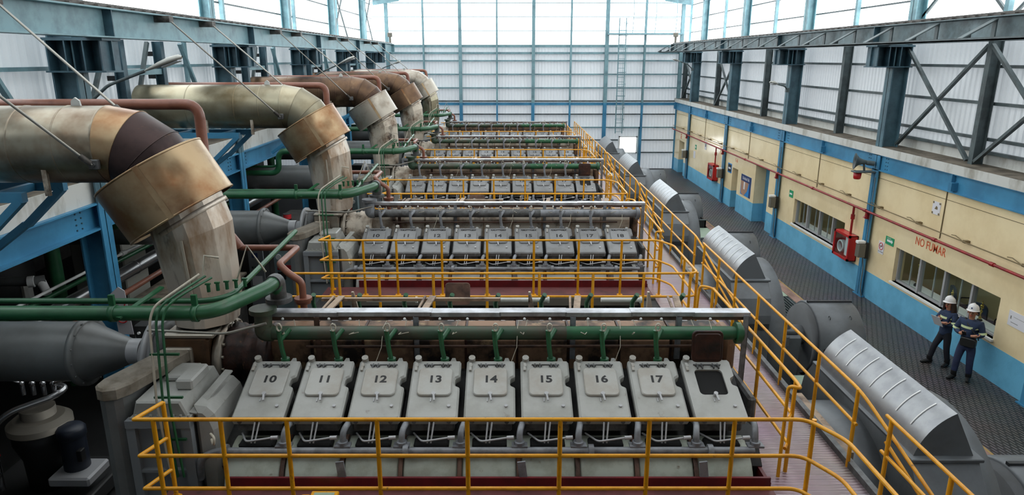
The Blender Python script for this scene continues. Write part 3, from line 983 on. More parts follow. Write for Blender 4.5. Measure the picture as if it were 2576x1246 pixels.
    la = MB().cyl(P(0, -0.515, 0), P(0, -0.515, 0.05), 0.026, 8).bar(P(0, -0.52, 0.045), P(0.015, -0.6, 0.03), 0.022, 0.014, tuple(n)).bar(P(-0.03, -0.55, 0.004), P(-0.03, -0.6, 0.004), 0.012, 0.01, tuple(n))
    part(la, 'latch', 'alu', c)
    part(MB().cyl(P(0.19, -0.66, 0), P(0.19, -0.66, 0.02), 0.02, 8), 'plug', 'alu', c)
    if num is not None and not opened:
        text(str(num), 0.15, 'number_marking', 'ink', c, P(0, -0.31, 0.031), u, v, 0.0012, 1.15, 0.03)
    s = -1 if side < 0 else 1
    yf = (lambda y: y) if side < 0 else (lambda y: 2 * YC - y)
    ya, yb = sorted((yf(7.16), yf(7.95)))
    fr = MB().box((cx - 0.26, ya, 2.7), (cx + 0.26, yb, 2.86), 0.02)
    for a in (-0.2, 0.0, 0.2):
        fr.cyl((cx + a, yf(7.1), 2.86), (cx + a, yf(7.16), 2.86), 0.026, 8)
    part(fr, 'rocker_housing', 'head', c)
    return c
def engine(k):
    e = empty('diesel_engine', (0, YC, 0), '', 'engine', 'diesel engines in the row')
    # crankcase and base
    b = MB()
    b.prism([(-1.35, 0.3), (1.35, 0.3), (1.45, 1.5), (1.75, 2.35), (1.55, 2.55), (1.0, 2.72), (0.5, 2.95), (-0.5, 2.95), (-1.0, 2.72), (-1.55, 2.55), (-1.75, 2.35), (-1.45, 1.5)], (0, YC, 0), (0, 1, 0), (0, 0, 1), -3.3, 2.95)
    b.box((-3.6, YC - 1.5, -0.2), (3.1, YC + 1.5, 0.3))
    part(b, 'engine_block', 'block', e)
    for i, x in enumerate(CX):
        make_cover(e, x, -1, 10 + i, opened=(k == 0 and i == 8))
    for i, x in enumerate(CX):
        make_cover(e, x, 1)
    # crankcase doors, rounded, with joint straps
    for i, x in enumerate(CX):
        d = MB().lathe([(0.0, -0.31), (0.5, -0.31), (0.52, -0.29), (0.52, 0.29), (0.5, 0.31), (0.0, 0.31)], (x, 7.25, 2.08), (1, 0, 0), 20, True, 0.0, PI, (0, 0, 1))
        part(d, 'crankcase_door', 'door', e)
        if i < 8:
            part(MB().lathe([(0.525, -0.025), (0.535, -0.025), (0.535, 0.025), (0.525, 0.025)], (x + 0.335, 7.25, 2.08), (1, 0, 0), 20, True, 0.0, PI, (0, 0, 1)), 'joint_strap', 'brown_channel', e)
    for i in (1, 4, 7):
        part(MB().bar((CX[i] + 0.36, 6.7, 2.6), (CX[i] + 0.4, 6.68, 2.3), 0.09, 0.02, (0, 1, 0)), 'support_bracket', 'bluegrey', e)
    # leak pipe rail, elbows, small lines
    r = MB().tube(fillet([(-3.55, 6.98, 2.2), (-3.5, 6.93, 2.5), (-3.3, 6.91, 2.6), (2.8, 6.91, 2.61)], 0.15, 6), 0.042, 10)
    for x in (-3.2, -1.15, 0.95, 2.3):
        r.cyl((x - 0.03, 6.91, 2.605), (x + 0.03, 6.91, 2.605), 0.075, 12)
    part(r, 'pipe_rail', 'bluegrey', e)
    for i in range(9):
        x = CX[i] + 0.345
        g = MB().tube(fillet([(x + 0.06, 7.35, 2.75), (x + 0.03, 7.1, 2.84), (x, 6.98, 2.8), (x, 6.95, 2.64)], 0.1, 6), 0.036, 10)
        g.cyl((x, 6.955, 2.65), (x, 6.955, 2.7), 0.06, 10).box((x - 0.09, 6.9, 2.64), (x + 0.09, 7.0, 2.665))
        part(g, 'elbow_pipe', 'bluegrey', e)
        x = CX[i]
        l = MB().tube(fillet([(x - 0.22, 7.2, 2.66), (x - 0.1, 6.98, 2.68), (x + 0.24, 6.97, 2.74)], 0.05, 3), 0.012, 6).tube([(x - 0.02, 7.1, 2.86), (x - 0.04, 6.98, 2.66)], 0.01, 6).tube([(x + 0.03, 7.1, 2.86), (x + 0.0, 6.98, 2.66)], 0.01, 6).cyl((x + 0.2, 6.96, 2.74), (x + 0.28, 6.96, 2.745), 0.024, 8)
        part(l, 'fuel_line', 'alu', e)
        part(MB().box((x - 0.2, 6.99, 2.34), (x + 0.2, 7.16, 2.64), 0.02), 'gap_shade_block', 'gap_shade', e)  # black block paints the shade in the gap below the covers
    # insulated exhaust manifold between the banks
    for i in range(9):
        x = CX[i]
        pr = [(-0.42, 2.85), (0.06, 2.85), (0.06, 3.4), (0.0, 3.46), (-0.28, 3.46), (-0.37, 3.42), (-0.42, 3.34)]
        part(MB().prism(pr, (x, YC, 0), (0, 1, 0), (0, 0, 1), -0.325, 0.325, 0.012), 'manifold_panel', 'burnt', e)
        if i < 8:
            part(MB().prism([(p[0] * 1.02, p[1] + 0.012) for p in pr], (x + 0.335, YC, 0), (0, 1, 0), (0, 0, 1), -0.012, 0.014), 'panel_joint', 'burnt_dark', e)
    part(MB().tube([(-2.6, 8.24, 3.3), (2.5, 8.24, 3.31)], 0.02, 8), 'thin_pipe', 'brown_channel', e)
    # cooling water header with end flange and risers
    h = MB().cyl((-3.02, 8.15, 3.53), (0.75, 8.15, 3.53), 0.088, 16)
    hp = part(h, 'header_pipe', 'green_b', e)
    part(MB().cyl((0.75, 8.15, 3.53), (2.9, 8.15, 3.53), 0.086, 16).cyl((2.9, 8.15, 3.53), (2.96, 8.15, 3.53), 0.14, 16).cyl((2.96, 8.15, 3.53), (2.99, 8.15, 3.53), 0.1, 16), 'header_end', 'green', hp)
    part(MB().tube(fillet([(-2.98, 8.15, 3.53), (-3.1, 8.15, 3.53), (-3.1, 8.2, 3.8)], 0.1, 6), 0.11, 14).cyl((-3.1, 8.2, 3.79), (-3.1, 8.2, 3.85), 0.17, 14), 'header_elbow', 'green_b', hp)
    for i in range(8 if k == 0 else 9):
        x = CX[i] + 0.04
        a = MB().tube(fillet([(x + 0.05, 7.98, 3.2), (x + 0.02, 7.97, 3.4), (x, 7.97, 3.64)], 0.05, 4), 0.03, 10).cyl((x + 0.05, 7.98, 3.21), (x + 0.05, 7.98, 3.26), 0.055, 10)
        a.tube([(x + 0.01, 7.97, 3.5), (x + 0.1, 8.1, 3.6)], 0.03, 8)
        ar = part(a, 'riser_arm', 'green', e)
        w = MB()
        for q in range(3):
            ph = 0.5 * q + 0.7 * i
            w.tube([(x + 0.02 + 0.03 * math.cos(ph + t), 7.93 + 0.012 * q, 3.69 + 0.05 * math.sin(ph + t)) for t in [0.7 * s for s in range(9)]], 0.007, 5)
        part(w, 'cable_loop', 'wire', ar)
    # far bank risers
    for i in range(9):
        x = CX[i] + 0.05
        part(MB().tube([(x, 9.6, 3.2), (x - 0.02, 9.52, 3.45), (x + 0.03, 9.42, 3.6)], 0.035, 8).cyl((x, 9.6, 3.19), (x, 9.6, 3.24), 0.055, 8), 'riser_arm', 'green', e)
    part(MB().cyl((-3.0, 9.4, 3.3), (3.0, 9.4, 3.3), 0.075, 12), 'rear_header_pipe', 'head', e)
    if k == 0:
        part(MB().prism(rrect(0.38, 0.34, 0.05, 3, 0, 0.2), (CX[3] + 0.12, 9.85, 3.25), (1, 0, 0), (0, 0.3, 1), -0.02, 0.0, 0.006), 'rear_hatch', 'brown_channel', e)
        for a, b in ((-2.1, -1.35), (-0.1, 0.62), (1.4, 2.0)):
            part(MB().cyl((a, 9.7, 3.42), (b, 9.7, 3.42), 0.035, 8).cyl((b - 0.02, 9.7, 3.42), (b + 0.01, 9.7, 3.42), 0.05, 8), 'insulated_pipe', 'clad_dirty', e)
    # cable tray on posts
    t = MB()
    xs = [-3.12, -2.2, -1.0, -0.1, 0.75, 1.6, 2.4, 3.12]
    for i in range(7):
        t.box((xs[i], 8.33, 3.715 + 0.006 * (i % 2)), (xs[i + 1] + 0.02, 8.5, 3.735 + 0.006 * (i % 2)))
        t.box((xs[i], 8.325, 3.68 + 0.006 * (i % 2)), (xs[i + 1] + 0.02, 8.335, 3.735 + 0.006 * (i % 2)))
    tr = part(t, 'cable_tray', 'tray', e)
    part(MB().box((-3.05, 8.34, 3.63), (3.1, 8.48, 3.7)), 'tray_channel', 'brown_channel', tr)
    part(MB().box((-2.6, 9.08, 3.62), (-0.1, 9.14, 3.66)), 'rear_rail', 'lagging_mid', tr)
    for i, x in enumerate((-2.46, -1.18, 0.85, 2.22)):
        part(MB().bar((x + 0.04, 8.36, 3.66), (x + 0.14, 9.12, 3.68), 0.09, 0.02).bar((x - 0.03, 8.36, 3.66), (x + 0.03, 9.12, 3.68), 0.03, 0.02), 'cross_arm', 'lagging_mid', tr)
        part(MB().box((x - 0.035, 8.3, 3.1), (x + 0.035, 8.31, 3.68)).box((x - 0.035, 8.3, 3.1), (x - 0.027, 8.36, 3.68)), 'tray_post', 'brown_channel' if i == 0 else 'bluegrey', tr)
    part(MB().box((3.05, 8.3, 2.28), (3.12, 8.32, 3.7)).box((3.11, 8.3, 2.28), (3.12, 8.38, 3.7)), 'end_post', 'bluegrey', tr)
    ins = MB()
    for q in range(12):
        x = -2.9 + q * 0.5 + 0.13 * math.sin(q * 2.3)
        ins.sphere((x, 8.315, 3.655), 0.02, 8, 5)
    part(ins, 'insulator_button_pattern', 'white', tr)
    wr = MB()
    for q in range(8):
        x = -2.75 + q * 0.74 + 0.1 * math.sin(q * 1.7)
        wr.tube([(x, 8.3, 3.65), (x + 0.05 * math.cos(q), 8.2, 3.55), (x - 0.06, 7.98, 3.58), (x - 0.02 + 0.1 * math.sin(q), 7.95, 3.62)], 0.006, 5)
    for x in (-1.55, 0.15, 1.45, 2.6):
        wr.tube([(x, 8.3, 3.64), (x - 0.02, 8.12, 3.62), (x - 0.03, 8.0, 3.4), (x - 0.1, 7.95, 3.22)], 0.005, 5)
    part(wr, 'loose_wire_thread', 'wire', tr)
    # brackets standing on the far bank
    for x in (-2.2, 0.3, 1.98):
        part(MB().prism([(0, 0), (0.1, 0), (0.03, 0.32), (0, 0.32)], (x, 9.2, 3.4), (1, 0, 0), (0, 0, 1), -0.02, 0.02), 'rear_bracket', 'lagging', e)
    ft = MB()
    for q in range(34):
        x = -2.7 + 0.165 * q + 0.05 * math.sin(q * 3.1)
        h_ = 0.03 + 0.03 * abs(math.sin(q * 1.9))
        ft.box((x, 9.3, 3.14), (x + 0.05 + 0.04 * abs(math.sin(q)), 9.36, 3.19 + h_)).cyl((x + 0.02, 9.27, 3.14), (x + 0.02, 9.27, 3.24), 0.012, 6)
    ft.box((-2.9, 9.26, 3.1), (2.9, 9.4, 3.14))
    part(ft, 'indicator_valve_frame', 'clad', e)
    # end of the engine towards the walkway
    part(MB().box((2.95, 7.6, 0.5), (3.05, 9.9, 2.9), 0.03), 'end_cover', 'head', e)
    part(MB().box((2.85, 8.35, 2.9), (3.0, 8.85, 3.42), 0.04), 'manifold_end', 'burnt', e)
    part(MB().lathe([(0.0, -0.12), (0.78, -0.12), (0.82, -0.06), (0.82, 0.06), (0.78, 0.12), (0.0, 0.12)], (3.35, YC, 1.15), (1, 0, 0), 32), 'flywheel_guard', 'gen_dark', e)
    return e
eng0 = engine(0)
# turbocharger with its exhaust bellows
def turbo(e):
    Yt, Zt = 8.55, 3.05
    # turbine casing: barrel with a flat top
    pr = [(-0.5, 0.42), (-0.5, 0.0), (-0.47, -0.18), (-0.38, -0.34), (-0.22, -0.46), (0.0, -0.5), (0.22, -0.46), (0.38, -0.34), (0.47, -0.18), (0.5, 0.0), (0.5, 0.42)]
    t = part(MB().prism(pr, (-4.06, Yt, Zt), (0, 1, 0), (0, 0, 1), -0.27, 0.27, 0.03), 'turbocharger', 'exh_brown', e)
    part(MB().box((-4.36, Yt - 0.46, Zt + 0.42), (-3.72, Yt + 0.46, Zt + 0.48), 0.015), 'outlet_flange', 'exh_grey', t)
    m = MB().lathe([(0.3, -0.05), (0.5, -0.05), (0.5, 0.05), (0.3, 0.05)], (-3.72, Yt, Zt), (1, 0, 0), 32)
    for q in range(18):
        a = 2 * PI * q / 18
        m.cyl((-3.66, Yt + 0.46 * math.cos(a), Zt + 0.46 * math.sin(a)), (-3.63, Yt + 0.46 * math.cos(a), Zt + 0.46 * math.sin(a)), 0.02, 6)
    part(m, 'casing_flange', 'exh_grey', t)
    prof = []
    for q in range(15):
        prof.append((0.41 + 0.025 * (q % 2) + 0.02 * math.sin(q), -0.3 + 0.6 * q / 14))
    part(MB().lathe([(0.0, -0.3)] + prof + [(0.0, 0.3)], (-3.38, Yt, Zt), (1, 0, 0), 28), 'exhaust_bellows', 'burnt_dark', t)
    # compressor volute, strut and disc
    part(MB().lathe([(0.15, -0.1), (0.4, -0.12), (0.47, -0.05), (0.47, 0.05), (0.4, 0.12), (0.15, 0.12)], (-4.5, Yt, Zt), (1, 0, 0), 32), 'compressor_casing', 'head', t)
    part(MB().lathe([(0.34, -0.03), (0.52, -0.03), (0.52, 0.03), (0.34, 0.03)], (-4.66, Yt, Zt), (1, 0, 0), 32), 'casing_ring', 'alu', t)
    part(MB().lathe([(0.0, -0.14), (0.2, -0.14), (0.24, 0.14), (0.0, 0.14)], (-4.74, Yt, Zt), (1, 0, 0), 24), 'inlet_nozzle', 'alu', t)
    part(MB().bar((-4.62, 8.02, 2.9), (-4.48, 8.05, 3.56), 0.035, 0.04, (0, 1, 0)).bar((-4.66, 8.0, 3.02), (-4.3, 8.03, 3.04), 0.03, 0.03, (0, 1, 0)), 'brace_bar', 'alu', t)
    part(MB().tube(fillet([(-4.5, 8.02, 3.62), (-3.5, 7.95, 3.6), (-3.0, 8.0, 3.72)], 0.1, 4), 0.018, 8), 'drain_line', 'rod', t)
    return t
tur0 = turbo(eng0)
# charge air cooler at the free end of the engine
def cooler(e):
    b = MB().box((-4.25, 7.0, 0.35), (-3.62, 7.95, 2.92))
    c = part(b, 'charge_air_cooler', 'cabinet', e)
    f = MB()
    f.box((-4.3, 6.93, 0.35), (-4.2, 7.02, 2.95)).box((-3.68, 6.93, 0.35), (-3.57, 7.02, 2.95)).box((-4.3, 6.92, 2.88), (-3.57, 7.02, 2.97))
    for z in (0.5, 1.15, 1.75, 2.3):
        f.box((-4.25, 6.94, z), (-3.62, 7.02, z + 0.035))
    f.box((-3.93, 6.95, 2.3), (-3.9, 7.02, 2.9))
    part(f, 'face_frame', 'cabinet', c)
    tp = MB()
    tp.prism([(-0.33, 0), (0.33, 0), (0.24, 0.22), (-0.26, 0.22)], (-3.93, 7.5, 2.95), (1, 0, 0), (0, 0, 1), -0.45, 0.5, 0.02)
    tp.box((-4.26, 6.96, 2.95), (-3.58, 8.0, 2.99))
    for q in range(8):
        tp.cyl((-4.2 + 0.085 * q, 6.99, 2.99), (-4.2 + 0.085 * q, 6.99, 3.015), 0.016, 6)
    part(tp, 'top_cover', 'grey_eng', c)
    part(MB().box((-4.1, 7.5, 3.17), (-3.8, 7.9, 3.24), 0.02).box((-3.86, 7.28, 3.17), (-3.66, 7.75, 3.3), 0.02), 'cover_plate', 'grey_eng', c)
    # curved side casing and the flat duct over it
    part(MB().prism([(-4.62, 7.22), (-4.62, 7.06), (-4.57, 6.98), (-4.49, 6.94), (-4.4, 6.96), (-4.33, 7.02), (-4.3, 7.1), (-4.3, 7.8), (-4.62, 7.8)], (0, 0, 0), (1, 0, 0), (0, 1, 0), 0.5, 3.22, 0.02), 'side_casing', 'duct', c)
    dk = part(MB().prism([(-4.64, 7.2), (-4.64, 7.05), (-4.58, 6.96), (-4.49, 6.92), (-4.36, 6.96), (-4.27, 7.1), (-3.95, 8.2), (-4.3, 8.25)], (0, 0, 0), (1, 0, 0), (0, 1, 0), 3.22, 3.36, 0.025), 'flat_duct', 'dusty', c)
    part(MB().box((-4.32, 8.0, 3.0), (-3.98, 8.3, 3.38), 0.02), 'duct_throat', 'exh_grey', c)
    # rounded housing on the engine side
    part(MB().prism([(-3.58, 1.9), (-3.34, 1.95), (-3.3, 2.5), (-3.31, 2.8), (-3.36, 2.97), (-3.44, 3.06), (-3.58, 3.08)], (0, 7.4, 0), (1, 0, 0), (0, 0, 1), -0.5, 0.36, 0.06), 'rounded_housing', 'grey_eng', c)
    part(MB().tube(fillet([(-3.34, 6.91, 2.75), (-3.28, 6.82, 2.72), (-3.26, 6.82, 2.82), (-3.34, 6.91, 2.82)], 0.05, 4), 0.015, 8), 'hose_loop', 'wire', c)
    part(MB().bar((-3.58, 7.05, 3.0), (-3.42, 7.75, 3.2), 0.1, 0.02), 'perforated_bar', 'grey_eng', c)
    return c
coo0 = cooler(eng0)
# ------------------------------------------------------------------ exhaust pipe (nearest; copies follow)
def exhaust(k):
    x = empty('exhaust_pipe', (-4.0, 8.65, 3.55), '', 'exhaust pipe', 'exhaust pipes over the engines')
    Y, Z, r = 8.65, 5.86, 0.478
    mats = ['exh1', 'exh_olive', 'exh_brown', 'exh_brown', 'exh_olive']
    # straight run from the wall in welded lengths
    xs = [-8.15, -7.0, -5.95, -5.42, -4.95]
    m = MB()
    for i in range(4):
        m.cyl((xs[i], Y, Z), (xs[i + 1], Y, Z), r, 40, cap=(i == 0))
        m.lathe([(r, -0.012), (r + 0.006, -0.006), (r + 0.006, 0.006), (r, 0.012)], (xs[i + 1], Y, Z), (1, 0, 0), 40)
    run = part(m, 'straight_run', mats[0], x)
    # mitred elbow, three segments turning down
    c = [Vector((-4.95, Y, Z)), Vector((-4.72, Y, Z - 0.04)), Vector((-4.5, Y, Z - 0.19)), Vector((-4.3, Y, Z - 0.48))]
    axis_end = Vector((0.36, 0, -0.61)).normalized()
    tans = [Vector((1, 0, 0)), Vector((0.93, 0, -0.36)).normalized(), Vector((0.72, 0, -0.69)).normalized(), axis_end]
    for i in range(3):
        rings = []
        for j in (i, i + 1):
            t = tans[j]
            up = Vector((0, 1, 0)).cross(t).normalized()
            rings.append([c[j] + Vector((0, 1, 0)) * (r * 1.003 * math.cos(2 * PI * q / 40)) + up * (r * 1.003 * math.sin(2 * PI * q / 40)) for q in range(40)])
        sg = MB().add(rings[0] + rings[1], [(q, (q + 1) % 40, 40 + (q + 1) % 40, 40 + q) for q in range(40)], True)
        sg.tube(rings[1], 0.007, 4, closed=True)
        part(sg, 'elbow_segment', ('sleeve', 'exh_dark', 'exh_dark')[i], x)
    # wide expansion sleeve with a lapped seam
    A = Vector((-4.53, Y, 5.575))
    B = A + axis_end * 0.71
    R = 0.71
    xv = Vector((0, -1, 0))
    yv = axis_end.cross(xv)
    sl = MB()
    vs = []
    n = 48
    H = 8
    for h in range(H + 1):
        for q in range(n):
            a = 2 * PI * q / n
            dent = 0.0
            da = math.atan2(math.sin(a + 0.75), math.cos(a + 0.75))
            dent = -0.05 * math.exp(-(da / 0.22) ** 2 - ((h / H - 0.35) / 0.2) ** 2)
            vs.append(A + axis_end * (0.71 * h / H) + (xv * math.cos(a) + yv * math.sin(a)) * (R + dent))
    sl.add(vs, [(h * n + q, h * n + (q + 1) % n, (h + 1) * n + (q + 1) % n, (h + 1) * n + q) for h in range(H) for q in range(n)], True)
    sl.lathe([(R - 0.03, 0.0), (R, -0.004), (R + 0.008, 0.0), (R + 0.008, 0.02), (R, 0.024)], A, axis_end, n)
    sl.lathe([(R, 0.69), (R + 0.008, 0.694), (R + 0.008, 0.714), (R - 0.03, 0.714)], A, axis_end, n)
    sv = part(sl, 'expansion_sleeve', 'sleeve', x)
    d0 = (xv * math.cos(-0.3) + yv * math.sin(-0.3))
    part(MB().bar(A + d0 * (R + 0.006), B + d0 * (R + 0.006), 0.07, 0.008, tuple(d0)), 'sleeve_seam', 'sleeve', sv)
    part(MB().lathe([(r - 0.02, 0.03), (R - 0.02, 0.03)], A, axis_end, n, False), 'sleeve_lid', 'exh_dark', sv)
    part(MB().lathe([(0.3, 0.68), (R - 0.02, 0.68)], A, axis_end, n, False), 'sleeve_underside', 'gap_shade', sv)
    # tapered riser lagged in crumpled foil, faceted
    vs, fs = [], []
    n = 20
    lv = [(B - axis_end * 0.06 + Vector((0.07, 0, 0)), 0.5, axis_end), (Vector((-4.06, Y, 4.72)), 0.5, Vector((0.3, 0, -0.95)).normalized()), (Vector((-4.03, Y, 4.3)), 0.47, Vector((0, 0, -1))), (Vector((-3.99, Y, 3.9)), 0.44, Vector((0, 0, -1))), (Vector((-3.98, Y - 0.08, 3.57)), 0.4, Vector((0, 0, -1)))]
    for p, rr, t in lv:
        u = Vector((0, 1, 0)).cross(t).normalized()
        for q in range(n):
            a = 2 * PI * q / n
            k2 = rr * (1 + 0.025 * ((q * 7) % 3 - 1))
            vs.append(p + Vector((0, 1, 0)) * (k2 * math.cos(a)) + u * (k2 * math.sin(a)))
    for i in range(len(lv) - 1):
        for q in range(n):
            fs.append((i * n + q, i * n + (q + 1) % n, (i + 1) * n + (q + 1) % n, (i + 1) * n + q))
    rz = part(MB().add(vs, fs, False), 'lagged_riser', 'foil', x)
    part(MB().lathe([(0.495, -0.06), (0.508, -0.055), (0.508, 0.0), (0.495, 0.005)], lv[0][0] + axis_end * 0.14, axis_end, 28), 'riser_collar', 'foil', rz)
    part(MB().bar((-3.99, 8.13, 4.75), (-3.95, 8.2, 3.6), 0.03, 0.012, (0, 1, 0)), 'foil_seam', 'lagging', rz)
    # lifting eye and the two rod lugs
    part(MB().prism([(-0.06, 0), (0.06, 0), (0.05, 0.07), (0, 0.11), (-0.05, 0.07)], (-5.32, Y, Z + r - 0.01), (1, 0, 0), (0, 0, 1), -0.015, 0.015), 'lifting_eye', 'clad_dirty', x)
    part(MB().box((-4.98, Y - r - 0.04, 5.62), (-4.86, Y - r + 0.02, 5.74), 0.01).cyl((-4.92, Y - r - 0.06, 5.68), (-4.92, Y - r, 5.68), 0.03, 8), 'rod_lug', 'head', x)
    for a in (-6.6, -5.6):
        part(MB().box((a - 0.03, Y - 0.4, 5.28), (a + 0.03, Y - 0.36, 5.62)), 'support_foot', 'lagging', x)
    return x
exh0 = exhaust(0)
def tie_rod(far):
    Y = 8.65
    if not far:
        a, b = (-6.84, 7.6, 7.66), (-4.92, Y - 0.53, 5.68)
    else:
        a, b = (-6.84, 9.7, 7.66), (-5.0, 9.12, 6.2)
    m = MB().tube([a, b], 0.017, 8)
    o = m.build('tie_rod', 'rod', loc=b)
    d = (Vector(a) - Vector(b)).normalized()
    t = MB().cyl(Vector(b) + d * 0.02, Vector(b) + d * 0.16, 0.035, 8)
    part(t, 'turnbuckle', 'rail_steel', o)
    tag(o, '', 'tie rod', 'slanting tie rods between girder and exhaust pipes')
    return o
rods0 = [tie_rod(False), tie_rod(True)]

# blue knee brackets and the frame in the wall that carry the pipe
def pipe_bracket():
    o = empty('pipe_bracket', (-7.7, 8.65, 4.72), '', 'bracket', 'blue knee brackets under the exhaust pipes')
    for dy in (-0.38, 0.42):
        y = 8.65 + dy
        m = MB().bar((-8.2, y, 5.26), (-5.9, y, 5.26), 0.1, 0.12).bar((-5.95, y, 5.22), (-6.5, y, 4.72), 0.09, 0.11, (0, 1, 0)).bar((-6.5, y, 4.74), (-7.6, y, 3.95), 0.09, 0.11, (0, 1, 0))
        part(m, 'knee_frame', 'blue', o)
    for a in (-6.3, -7.3):
        part(MB().bar((a, 8.27, 5.26), (a, 9.07, 5.26), 0.08, 0.1), 'cross_bar', 'blue', o)
    return o
brk0 = pipe_bracket()
def wall_frame():
    o = empty('wall_frame', (-8.1, 8.65, 4.74), '', 'frame', 'steel frames around the exhaust wall openings')
    for dy in (-0.95, 0.75):
        part(MB().ibeam((-8.0, 8.65 + dy, 4.74), (-8.0, 8.65 + dy, 7.27), 0.2, 0.16, 0.02, 0.014, (1, 0, 0)), 'frame_post', 'teal_dark', o)
        for z in (6.5, 5.9, 7.0):
            part(MB().box((-8.28, 8.65 + dy - 0.05, z - 0.05), (-8.1, 8.65 + dy + 0.05, z + 0.05)), 'frame_cleat', 'black', o)
    part(MB().box((-8.06, 7.7, 6.55), (-7.94, 9.4, 6.67)), 'frame_lintel', 'teal', o)
    return o
frm0 = wall_frame()

# red-brown oil vent pipe: over the exhaust, down behind it and across to the engine
def brown_pipe():
    y = 9.8
    p = [(-8.1, y, 6.28), (-4.32, y, 6.28), (-4.32, y, 4.75), (-3.95, y, 4.2), (-3.1, y, 4.2), (-3.1, 8.95, 4.2), (-2.98, 8.9, 4.1), (-2.78, 8.85, 3.98), (-2.78, 8.85, 3.45)]
    o = MB().tube(fillet(p[:3], 0.2, 6) + [p[3]], 0.075, 14).tube(fillet([p[2]] + p[3:], 0.06, 4), 0.047, 14).build('vent_pipe', 'brownpipe', loc=(-2.78, 8.85, 3.45))
    tag(o, '', 'pipe', 'red-brown vent pipes beside the exhausts')
    part(MB().cyl((-2.78, 8.85, 3.72), (-2.78, 8.85, 3.76), 0.12, 14).cyl((-2.78, 8.85, 3.68), (-2.78, 8.85, 3.72), 0.1, 14), 'pipe_flange', 'brownpipe', o)
    return o
brn0 = brown_pipe()
# green cooling water pipe with clamps and a thin companion
def green_pipe():
    y = 7.3
    p = [(-9.5, y, 3.45), (-7.1, y, 3.45), (-7.1, y, 4.12), (-3.35, y, 4.12), (-2.98, 8.15, 4.14), (-2.98, 8.42, 4.14), (-2.98, 8.48, 3.86)]
    o = MB().tube(fillet(p, 0.28, 9), 0.086, 18).build('water_pipe', 'green', loc=(-6.0, y, 4.12))
    tag(o, '', 'pipe', 'green water pipes along the free ends of the engines')
    part(MB().tube(fillet([(-2.98, 8.3, 4.14), (-2.98, 8.46, 4.14), (-2.98, 8.48, 3.86)], 0.16, 8), 0.103, 18).cyl((-2.98, 8.48, 3.84), (-2.98, 8.48, 3.9), 0.17, 14), 'dark_elbow', 'head', o)
    for x in (-4.45, -3.52):
        part(MB().lathe([(0.08, -0.03), (0.1, -0.03), (0.1, 0.03), (0.08, 0.03)], (x, y, 4.12), (1, 0, 0), 18).box((x - 0.03, y - 0.02, 4.22), (x + 0.03, y + 0.02, 4.34)), 'pipe_clamp', 'green', o)
    part(MB().tube(fillet([(-9.5, 7.62, 3.6), (-7.2, 7.62, 3.6), (-7.2, 7.62, 4.15), (-3.5, 7.62, 4.15), (-3.3, 7.8, 4.16), (-3.3, 10.4, 4.3)], 0.25, 7), 0.035, 10), 'companion_pipe', 'green', o)
    part(MB().bar((-4.35, 7.2, 4.1), (-4.1, 7.75, 4.28), 0.07, 0.02), 'strut', 'green', o)
    return o
grn0 = green_pipe()
# bundle of thin green sensing lines, coming down in front of the cooler
def sensing():
    o = empty('sensing_line_bundle', (-3.75, 6.85, 2.3), '', 'pipe bundle', 'bundles of thin green sensing lines')
    for q, (dx, mm) in enumerate(((-0.1, 'wire'), (-0.03, 'green'), (0.04, 'green'))):
        p = [(-3.48 + dx, 7.62, 4.48 - 0.02 * q), (-3.66 + dx, 7.3, 4.36), (-3.8 + dx, 7.14, 4.26), (-3.84 + dx, 7.08, 4.1), (-3.78 + dx, 6.88, 3.2), (-3.72 + dx, 6.86, 2.3)]
        part(MB().tube(fillet(p, 0.08, 4), 0.014, 8), 'sensing_line', mm, o)
    for z in (3.75, 3.25, 2.75):
        part(MB().box((-3.94, 6.86 + (z - 2.3) * 0.09, z - 0.012), (-3.62, 6.885 + (z - 2.3) * 0.09, z + 0.012)), 'line_clip', 'green', o)
    for q in range(5):
        a = -3.55 + 0.09 * q
        v = MB().cyl((a, 7.75 + 0.05 * q, 4.22), (a, 7.75 + 0.05 * q, 4.32), 0.022, 8).box((a - 0.03, 7.73 + 0.05 * q, 4.31), (a + 0.03, 7.76 + 0.05 * q, 4.33))
        part(v, 'valve', 'green', o)
    part(MB().tube([(-3.3, 8.0, 4.3), (-3.1, 7.9, 4.75), (-2.98, 8.1, 4.36)], 0.012, 6).tube([(-3.45, 7.9, 4.6), (-3.6, 7.85, 4.64), (-3.62, 7.8, 4.4)], 0.014, 6), 'bent_lines', 'wire', o)
    return o
sen0 = sensing()
# grey air intake duct with a flange and cone
def intake():
    o = empty('intake_duct', (-6.0, 8.55, 2.66), '', 'duct', 'grey intake ducts at the turbochargers')
    Y, Z = 8.55, 3.1
    part(MB().cyl((-10.5, Y, Z), (-5.66, Y, Z), 0.4, 36), 'straight_duct', 'duct', o)
    fl = MB().lathe([(0.38, -0.035), (0.46, -0.035), (0.46, 0.035), (0.38, 0.035)], (-5.64, Y, Z), (1, 0, 0), 36)
    for q in range(14):
        a = 2 * PI * q / 14
        fl.cyl((-5.6, Y + 0.435 * math.cos(a), Z + 0.435 * math.sin(a)), (-5.585, Y + 0.435 * math.cos(a), Z + 0.435 * math.sin(a)), 0.014, 6)
    part(fl, 'flange', 'duct', o)
    part(MB().cyl((-5.62, Y, Z), (-5.05, Y, Z), 0.4, 36, r2=0.17), 'reducing_cone', 'duct', o)
    part(MB().cyl((-5.05, Y, Z), (-4.89, Y, Z), 0.172, 28), 'sealing_collar', 'alu', o)
    return o
itk0 = intake()

